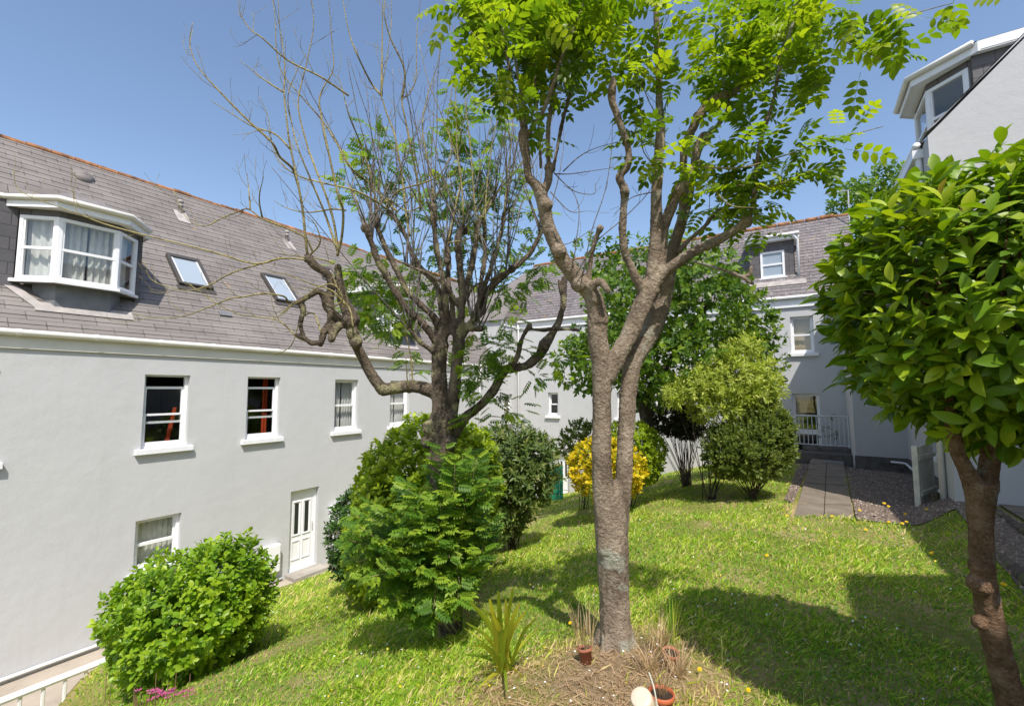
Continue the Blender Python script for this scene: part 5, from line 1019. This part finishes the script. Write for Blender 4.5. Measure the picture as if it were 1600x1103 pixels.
# tree far behind the roofs
e = empty('distant_tree', (*dep(1370, 600, 34)[:2], 0), 'dark tree rising behind the far roof beside the television aerial', 'tree', 'trees in the courtyard')
lv = Leaves()
for px, py, rx, ry, n in ((1340, 318, 34, 26, 150), (1385, 292, 36, 28, 160), (1420, 330, 50, 50, 150), (1350, 370, 50, 50, 120), (1330, 340, 22, 18, 50)):
    P, O = crown_points(dep(px, py, 34), np.array([rx, rx, ry])*34/FPX, n, .25, 2, px*.02, .3); shoots(lv, P, norm(O+UZ*.2+RNG.normal(size=P.shape)*.3), .5, 7, .34, 1.0)
lv.build('foliage', T_ROUND, M['lf_mid'], e); mb = MB(); b0 = dep(1370, 640, 34); mb.tube(spline([np.array([b0[0], b0[1], -.5]), b0+UZ*3, dep(1370, 330, 34)], 6), np.linspace(.4, .08, 13), 8); mb.build('trunk', M['bark_dark'], e)

# ------------------------------------------------------------------ small plants and pots
def blades(mbs, base, n, lmin, lmax, w, lean, mat_tint, lv, seg=6, curl=.6):
    """arching strap leaves; returns rows for a ribbon mesh"""
    for i in range(n):
        az = RNG.random()*6.28; l = RNG.uniform(lmin, lmax); ln = lean*RNG.uniform(.4, 1.2); ww = w*RNG.uniform(.7, 1.2); h = np.array([math.cos(az), math.sin(az), 0]); s = np.array([-h[1], h[0], 0]); t_ = RNG.random(); p = base+h*.02+s*RNG.normal()*.02; a = ln*.4; rows = []
        for k in range(seg+1):
            u_ = k/seg; wd = ww*(math.sin(math.pi*min(.97, .12+u_*.86))**.7); rows.append((p-s*wd/2, p+np.array([0, 0, -wd*.12]), p+s*wd/2)); p = p+(h*math.sin(a)+UZ*math.cos(a))*l/seg; a += curl*ln/seg*1.6
        lv.append((rows, t_))
def ribbons(name, lv, mat, parent):
    V = []; Fc = []; T = []
    for rows, t_ in lv:
        i = len(V)
        for r in rows: V += list(r); T += [t_]*3
        for k in range(len(rows)-1):
            a = i+k*3; Fc += [(a, a+1, a+4, a+3), (a+1, a+2, a+5, a+4)]
    return np_mesh(name, np.array(V), Fc, 1, len(V), np.array(T), mat, parent)
g = on_ground(790, 1052); e = empty('strap_leaf_plant', g, 'yellow green strap leaved plant growing out of the lawn in the foreground', 'plant', 'small plants in the foreground')
lv = []; 
for tx, ty, w in ((735, 940, 20), (728, 972, 14), (765, 935, 18), (778, 922, 16), (802, 918, 15), (752, 950, 16), (822, 955, 14), (838, 965, 12), (732, 1008, 20), (727, 1022, 12), (760, 1030, 12), (828, 1075, 12), (740, 1085, 18), (790, 935, 14), (770, 960, 18), (812, 940, 14), (755, 990, 14), (792, 1080, 10)):
    t = dep(tx, ty, RNG.uniform(2.55, 2.95)); b_ = g+np.array([RNG.normal()*.03, RNG.normal()*.03, .02]); v = t-b_; side = norm(np.cross(v, _f)); m_ = b_+v*.5+UZ*np.linalg.norm(v)*.10; P = spline([b_, m_, t], 5); rows = []
    for k, p in enumerate(P):
        u_ = k/(len(P)-1); wd = w*.48*2.8/FPX*(math.sin(math.pi*min(.96, .1+u_*.87))**.6); rows.append((p-side*wd/2, p-_f*wd*.15, p+side*wd/2))
    lv.append((rows, RNG.random()))
blades(None, g, 26, .14, .42, .016, 1.0, 0, lv)
ribbons('leaf_rosette', lv, M['lf_fern'], e)
def pot(name, label, c, r, h, mat, axis=(0, 0, 1), group='plant pots', soil=True):
    c = np.array(c, float); e = empty(name, c, label, 'plant pot', group); b = MB()
    b.lathe(c, [(0, .002), (r*.72, 0), (r*.92, h*.80), (r*.94, h*.80), (r*1.06, h*.81), (r*1.08, h*.83), (r*1.08, h*.99), (r*1.04, h), (r*.95, h*.99), (r*.90, h*.85)], 28, axis); b.build('pot_body', mat, e, True)
    if soil: MB().lathe(c, [(0, h*.87), (r*.91, h*.86)], 20, axis).build('potting_soil', M['soil'], e)
    return e
g1_ = on_ground(917, 1036); pot('plant_pot', 'brown clay pot of wispy grass tilted at the left of the ash trunk', g1_, .047, .095, M['oldpot'], (-.22, .1, 1))
g2_ = on_ground(1034, 1112); pot('plant_pot', 'orange terracotta pot with a pale label at the bottom edge, beside the fallen cream pot', g2_-UZ*.02, .066, .125, M['terracotta'])
lb = MB(); pl = g2_+norm(np.array([CAM[0]-g2_[0], CAM[1]-g2_[1], 0]))*.062; lb.obox(pl+UZ*.02, np.array([math.cos(YAW), math.sin(YAW), 0]), np.array([-math.sin(YAW), math.cos(YAW), 0]), UZ, (-.028, -.006, 0), (.03, .004, .045)); tag(lb.build('plant_tag', M['label'], None, bevel=.002), 'pale blue white plant label lying against the orange terracotta pot', 'plant label')
g3_ = on_ground(1046, 1040); pot('plant_pot', 'orange clay pot half hidden by dry grass right of the ash trunk', g3_, .05, .10, M['oldpot'], (.15, -.1, 1))
g4_ = on_ground(1128, 748); pot('plant_pot', 'dull red pot tucked under the olive shrub', dep(1128, 742, 9.0)-UZ*.06, .17, .30, M['oldpot'])
c = dep(1001, 1103, 2.28); ax_ = norm(np.array([.08, .55, -.8])); e = empty('fallen_pot', c, 'cream plastic pot lying upside down with its pale base up, in the foreground', 'plant pot', 'plant pots')
MB().lathe(c+UZ*.045-0*ax_, [(0, .004), (.045, 0), (.052, .006), (.056, .02), (.058, .06), (.062, .14), (.066, .141), (.066, .16), (.06, .16)], 28, ax_).build('pot_body', M['creampot'], e, True)
mb = MB(); mb.tube(spline([dep(1014, 1050, 2.3), dep(1022, 1075, 2.28), dep(1028, 1110, 2.26)], 4), .004, 6); tag(mb.build('garden_cane', M['picket'], None), 'pale bent cane leaning between the cream pot and the orange pot', 'cane')
def tuft(name, label, base, n, l0, l1, mat, lean=.5, w=.004, group='small plants in the foreground', part='blade_tuft'):
    e = empty(name, base, label, 'grass', group); lv = []; blades(None, np.array(base), n, l0, l1, w, lean, 0, lv, 6, .6); ribbons(part, lv, mat, e); return e
tuft('potted_grass', 'wispy reddish dry grass growing in the tilted brown clay pot', g1_+UZ*.08, 26, .18, .36, M['lf_straw'], .5)
tuft('potted_grass', 'thin green and straw grass growing behind the orange terracotta pot', g2_+UZ*.10, 30, .12, .3, M['lf_straw'], .8)
tuft('grass_clump', 'dry straw grass clump at the right foot of the ash trunk', on_ground(1030, 1020), 90, .12, .30, M['lf_straw'], .8)
tuft('grass_clump', 'tall thin green grass blades right of the dry clump', on_ground(1050, 1010), 22, .2, .38, M['lf_grass'], .25, .006)
tuft('grass_clump', 'straw and green grass tuft in front of the orange clay pot', on_ground(1015, 1050), 60, .1, .22, M['lf_straw'], 1.0)
tuft('grass_clump', 'pale dry tuft hanging over the half hidden clay pot', on_ground(1060, 1058), 70, .1, .24, M['lf_straw'], .9)
tuft('grass_clump', 'ragged grass tuft on the bare soil left of the trunk, behind the clay pot', on_ground(905, 1000), 24, .16, .30, M['lf_straw'], .5)
tuft('grass_clump', 'green weed clump beside the yellow strap leaved plant', on_ground(755, 1010), 40, .08, .18, M['lf_grass'], .7, .006)
def stalk(name, label, px, py, h, head, col, group, lean=.05):
    g = on_ground(px, py); e = empty(name, g, label, 'flower' if head else 'grass', group); t = g+np.array([RNG.normal()*lean, RNG.normal()*lean, h]); P = spline([g-UZ*.02, (g+t)/2+np.array([RNG.normal()*.01, 0, 0]), t], 4); MB().tube(P, .0022, 5).build('stalk', M['stem'], e)
    if head:
        mb = MB(); Ax = norm(np.array([RNG.normal()*.3, -.5, 1])); u_ = norm(np.cross(Ax, UZ+.01)); w_ = np.cross(Ax, u_)
        for rr, dz in ((head, .0), (head*.72, .004), (head*.4, .007)):
            for i in range(14):
                a = i*6.283/14+rr*90; d = u_*math.cos(a)+w_*math.sin(a); s = np.cross(Ax, d)*rr*.2; q_ = t+Ax*dz; mb.poly([q_, q_+d*rr*.6-s, q_+d*rr+Ax*.003, q_+d*rr*.6+s])
        mb.build('flower_head', M[col], e)
    else: MB().tube([t, t+norm(t-g)*.05], [.004, .001], 5).build('seed_head', M['stem'], e)
for px, py, h, lab in ((1384, 812, .27, 'tallest yellow hawkbit standing above the gravel edge'), (1378, 800, .13, 'yellow hawkbit just below the tallest one by the gravel'), (1412, 812, .10, 'yellow hawkbit by the gravel, right of the tallest one'), (1388, 822, .05, 'large low yellow hawkbit open at the gravel corner'), (1408, 826, .08, 'yellow hawkbit low beside the large open one'), (1424, 826, .10, 'rightmost yellow hawkbit of the cluster by the gravel'), (1340, 806, .10, 'yellow hawkbit at the right corner of the paved path'), (1438, 806, .12, 'yellow hawkbit in front of the picket gate'), (1310, 812, .04, 'yellow hawkbit at the near edge of the paving'), (1232, 808, .03, 'yellow flower in the grass left of the paving'), (1198, 868, .03, 'pair like yellow flower in the sunny grass, far left of the shade'), (1336, 830, .03, 'yellow flower in the grass below the paving'), (1160, 1098, .06, 'yellow dandelion near the bottom edge, right of the pots'), (1588, 928, .05, 'orange yellow flower beside the laurel stem'), (1453, 868, .05, 'yellow flower in the shaded grass near the log edging'), (1084, 1058, .04, 'yellow dandelion in the dry grass right of the pots'), (906, 1002, .13, 'small yellow flower above the tilted clay pot')):
    stalk('hawkbit', lab, px, py, h, .016 if py > 1000 else .026, 'petal', 'yellow flowers in the lawn')
for px, py, h, lab in ((1135, 1068, .22, 'tall seeding grass stalk in the shaded grass, left one of the pair'), (1184, 1075, .24, 'tall seeding grass stalk in the shaded grass, right one of the pair'), (1018, 985, .40, 'very tall straw coloured stalk beside the ash trunk'), (1255, 1110, .22, 'leaning grass stalk at the bottom edge under the laurel shade'), (1285, 1108, .2, 'upright grass stalk at the bottom edge under the laurel shade')):
    stalk('grass_stalk', lab, px, py, h, 0, None, 'tall seeding grass stalks', .04)
g = on_ground(275, 1100); e = empty('pink_flower_clump', dep(275, 1110, 4.1), 'clump of pink flowers and reddish stems below the glossy bush at bottom left', 'flower', 'small plants in the foreground')
mb = MB(); ms = MB()
for i in range(150):
    t = dep(RNG.normal(265, 42), 1085+RNG.normal()*16+abs(RNG.normal())*14, RNG.uniform(3.9, 4.3)); ms.tube([t-UZ*.25, t], .003, 4, False)
    if i < 26:
        q_ = dep(RNG.normal(268, 26), 1076+abs(RNG.normal())*7, 4.05)
        for k in range(6): a = k*1.05; dd = np.array([math.cos(a), math.sin(a), .2]); mb.poly([q_, q_+dd*.02+UZ*.005, q_+dd*.03, q_+dd*.02-UZ*.008])
mb.build('flower_head', M['pink_petal'], e); ms.build('stem', M['lf_straw'], e)

# ------------------------------------------------------------------ grass
def lawn_ok(x, y):
    zed = ~((x < PA[1][0]+.1) & (x > PA[0][0]-.05) & (y > PA[0][1]+.05+(x-PA[0][0])*.43)) & (x > -10.35) & ~((x < -8.2) & (y < 3.7)) & (y < 17.3) & ~on_gravel(x, y) & (x < 3.4) & ~((x > 2.0) & (y > 6.0)) & ~((x > 1.2) & (y > 9.3)) & ~((x > -.25) & (y > 14.3))
    return zed
def grass(n, rmin, rmax):
    a = YAW+R(90)+RNG.uniform(-R(62), R(62), n); r = np.exp(RNG.uniform(math.log(rmin), math.log(rmax), n)); x = r*np.cos(a); y = r*np.sin(a); ok = lawn_ok(x, y); return x[ok], y[ok], r[ok]
soil_c = [on_ground(930, 1065), on_ground(1010, 1030), on_ground(850, 1085)]
def dry(x, y):
    s = np.zeros_like(x)
    for c_, w in zip(soil_c, (.50, .40, .40)): s = np.maximum(s, np.exp(-((x-c_[0])**2+(y-c_[1])**2)/w))
    nz = np.array([mnoise.noise(Vector((p*1.1, q_*1.1, 3.3)))+.5*mnoise.noise(Vector((p*4.3, q_*4.3, 1.7))) for p, q_ in zip(x, y)])
    return s, nz
x, y, r = grass(330000, 1.5, 21); s, nz = dry(x, y)
keep = RNG.random(len(x)) > np.clip(s*1.5-.2, 0, .985); x, y, r, s, nz = x[keep], y[keep], r[keep], s[keep], nz[keep]; n = len(x); z = gz(x, y)
az = RNG.random(n)*6.283; hgt = (0.016+0.026*RNG.random(n)**1.5)*(1+1.1*np.clip(nz+.1, -.5, 1))*(1+.035*r); wd = 0.0028+0.0013*r; ln = RNG.uniform(.4, 1.7, n); d = np.stack([np.cos(az), np.sin(az), np.zeros(n)], 1); sd = np.stack([-np.sin(az), np.cos(az), np.zeros(n)], 1); b0 = np.stack([x, y, z-.004], 1)
V = np.stack([b0-sd*wd[:, None]/2, b0+sd*wd[:, None]/2, b0+d*(hgt*ln*.45)[:, None]+UZ*(hgt*.62)[:, None]+sd*wd[:, None]*.3, b0+d*(hgt*ln)[:, None]+UZ*hgt[:, None]], 1).reshape(-1, 3)
tint = np.clip(.33+.36*nz+.22*RNG.normal(size=n)+.5*s+(RNG.random(n) < .10)*.5, 0, 1)
tag(np_mesh('grass', V, [(0, 1, 2), (0, 2, 3)], n, 4, np.repeat(tint, 4), M['lf_grass'], None), kind='stuff')
x, y, r = grass(26000, 1.6, 18); s, nz = dry(x, y); keep = (s < .5) & (nz+.3*RNG.normal(size=len(x)) > -.2); x, y, r = x[keep], y[keep], r[keep]; n = len(x); lv = Leaves()
az = RNG.random(n)*6.283; lv.add(np.stack([x, y, gz(x, y)+.006+.012*RNG.random(n)], 1), np.stack([np.cos(az), np.sin(az), .35*RNG.random(n)], 1), UZ+RNG.normal(size=(n, 3))*.25, (.018+.022*RNG.random(n))*(1+.05*r))
tag(lv.build('lawn_weeds', T_ROUND, M['lf_weed']), kind='stuff')
x, y, r = grass(60000, 1.6, 5); s, nz = dry(x, y); keep = RNG.random(len(x)) < np.clip(s*1.5, .06, 1); x, y = x[keep], y[keep]; n = len(x); lv = Leaves(); az = RNG.random(n)*6.283
lv.add(np.stack([x, y, gz(x, y)+.004+.015*RNG.random(n)], 1), np.stack([np.cos(az), np.sin(az), .3*RNG.normal(size=n)], 1), UZ+RNG.normal(size=(n, 3))*.4, .025+.05*RNG.random(n), np.clip(RNG.random(n)*.8, 0, 1))
T_STRAW = (np.array([[0,-.03,0],[0,.03,0],[.6,.03,.05],[1,0,0],[.6,-.03,.05]]), [(0,1,2,4),(4,2,3)])
tag(lv.build('dry_thatch', T_STRAW, M['lf_straw']), kind='stuff')
x, y, r = grass(1300, 2.2, 16); nzz = dry(x, y)[1]; mbw = Leaves(); keep = nzz > -.05; x, y, r = x[keep], y[keep], r[keep]; n = len(x); half = RNG.random(n) < .72
disc = (np.array([[math.cos(k*.785)*.5*(1 if k % 2 else .72), math.sin(k*.785)*.5*(1 if k % 2 else .72), 0] for k in range(8)]), [(0,1,2,3,4,5,6,7)])
for sel, mt, nm in ((half, 'white_petal', 'daisy_scatter'), (~half, 'petal', 'buttercup_scatter')):
    lv = Leaves(); k = int(sel.sum()); az = RNG.random(k)*6.283; lv.add(np.stack([x[sel], y[sel], gz(x[sel], y[sel])+.035+.03*RNG.random(k)], 1), np.stack([np.cos(az), np.sin(az), np.zeros(k)], 1), UZ+RNG.normal(size=(k, 3))*.35, .010+.0016*r[sel]); tag(lv.build(nm, disc, M[mt]), kind='stuff')
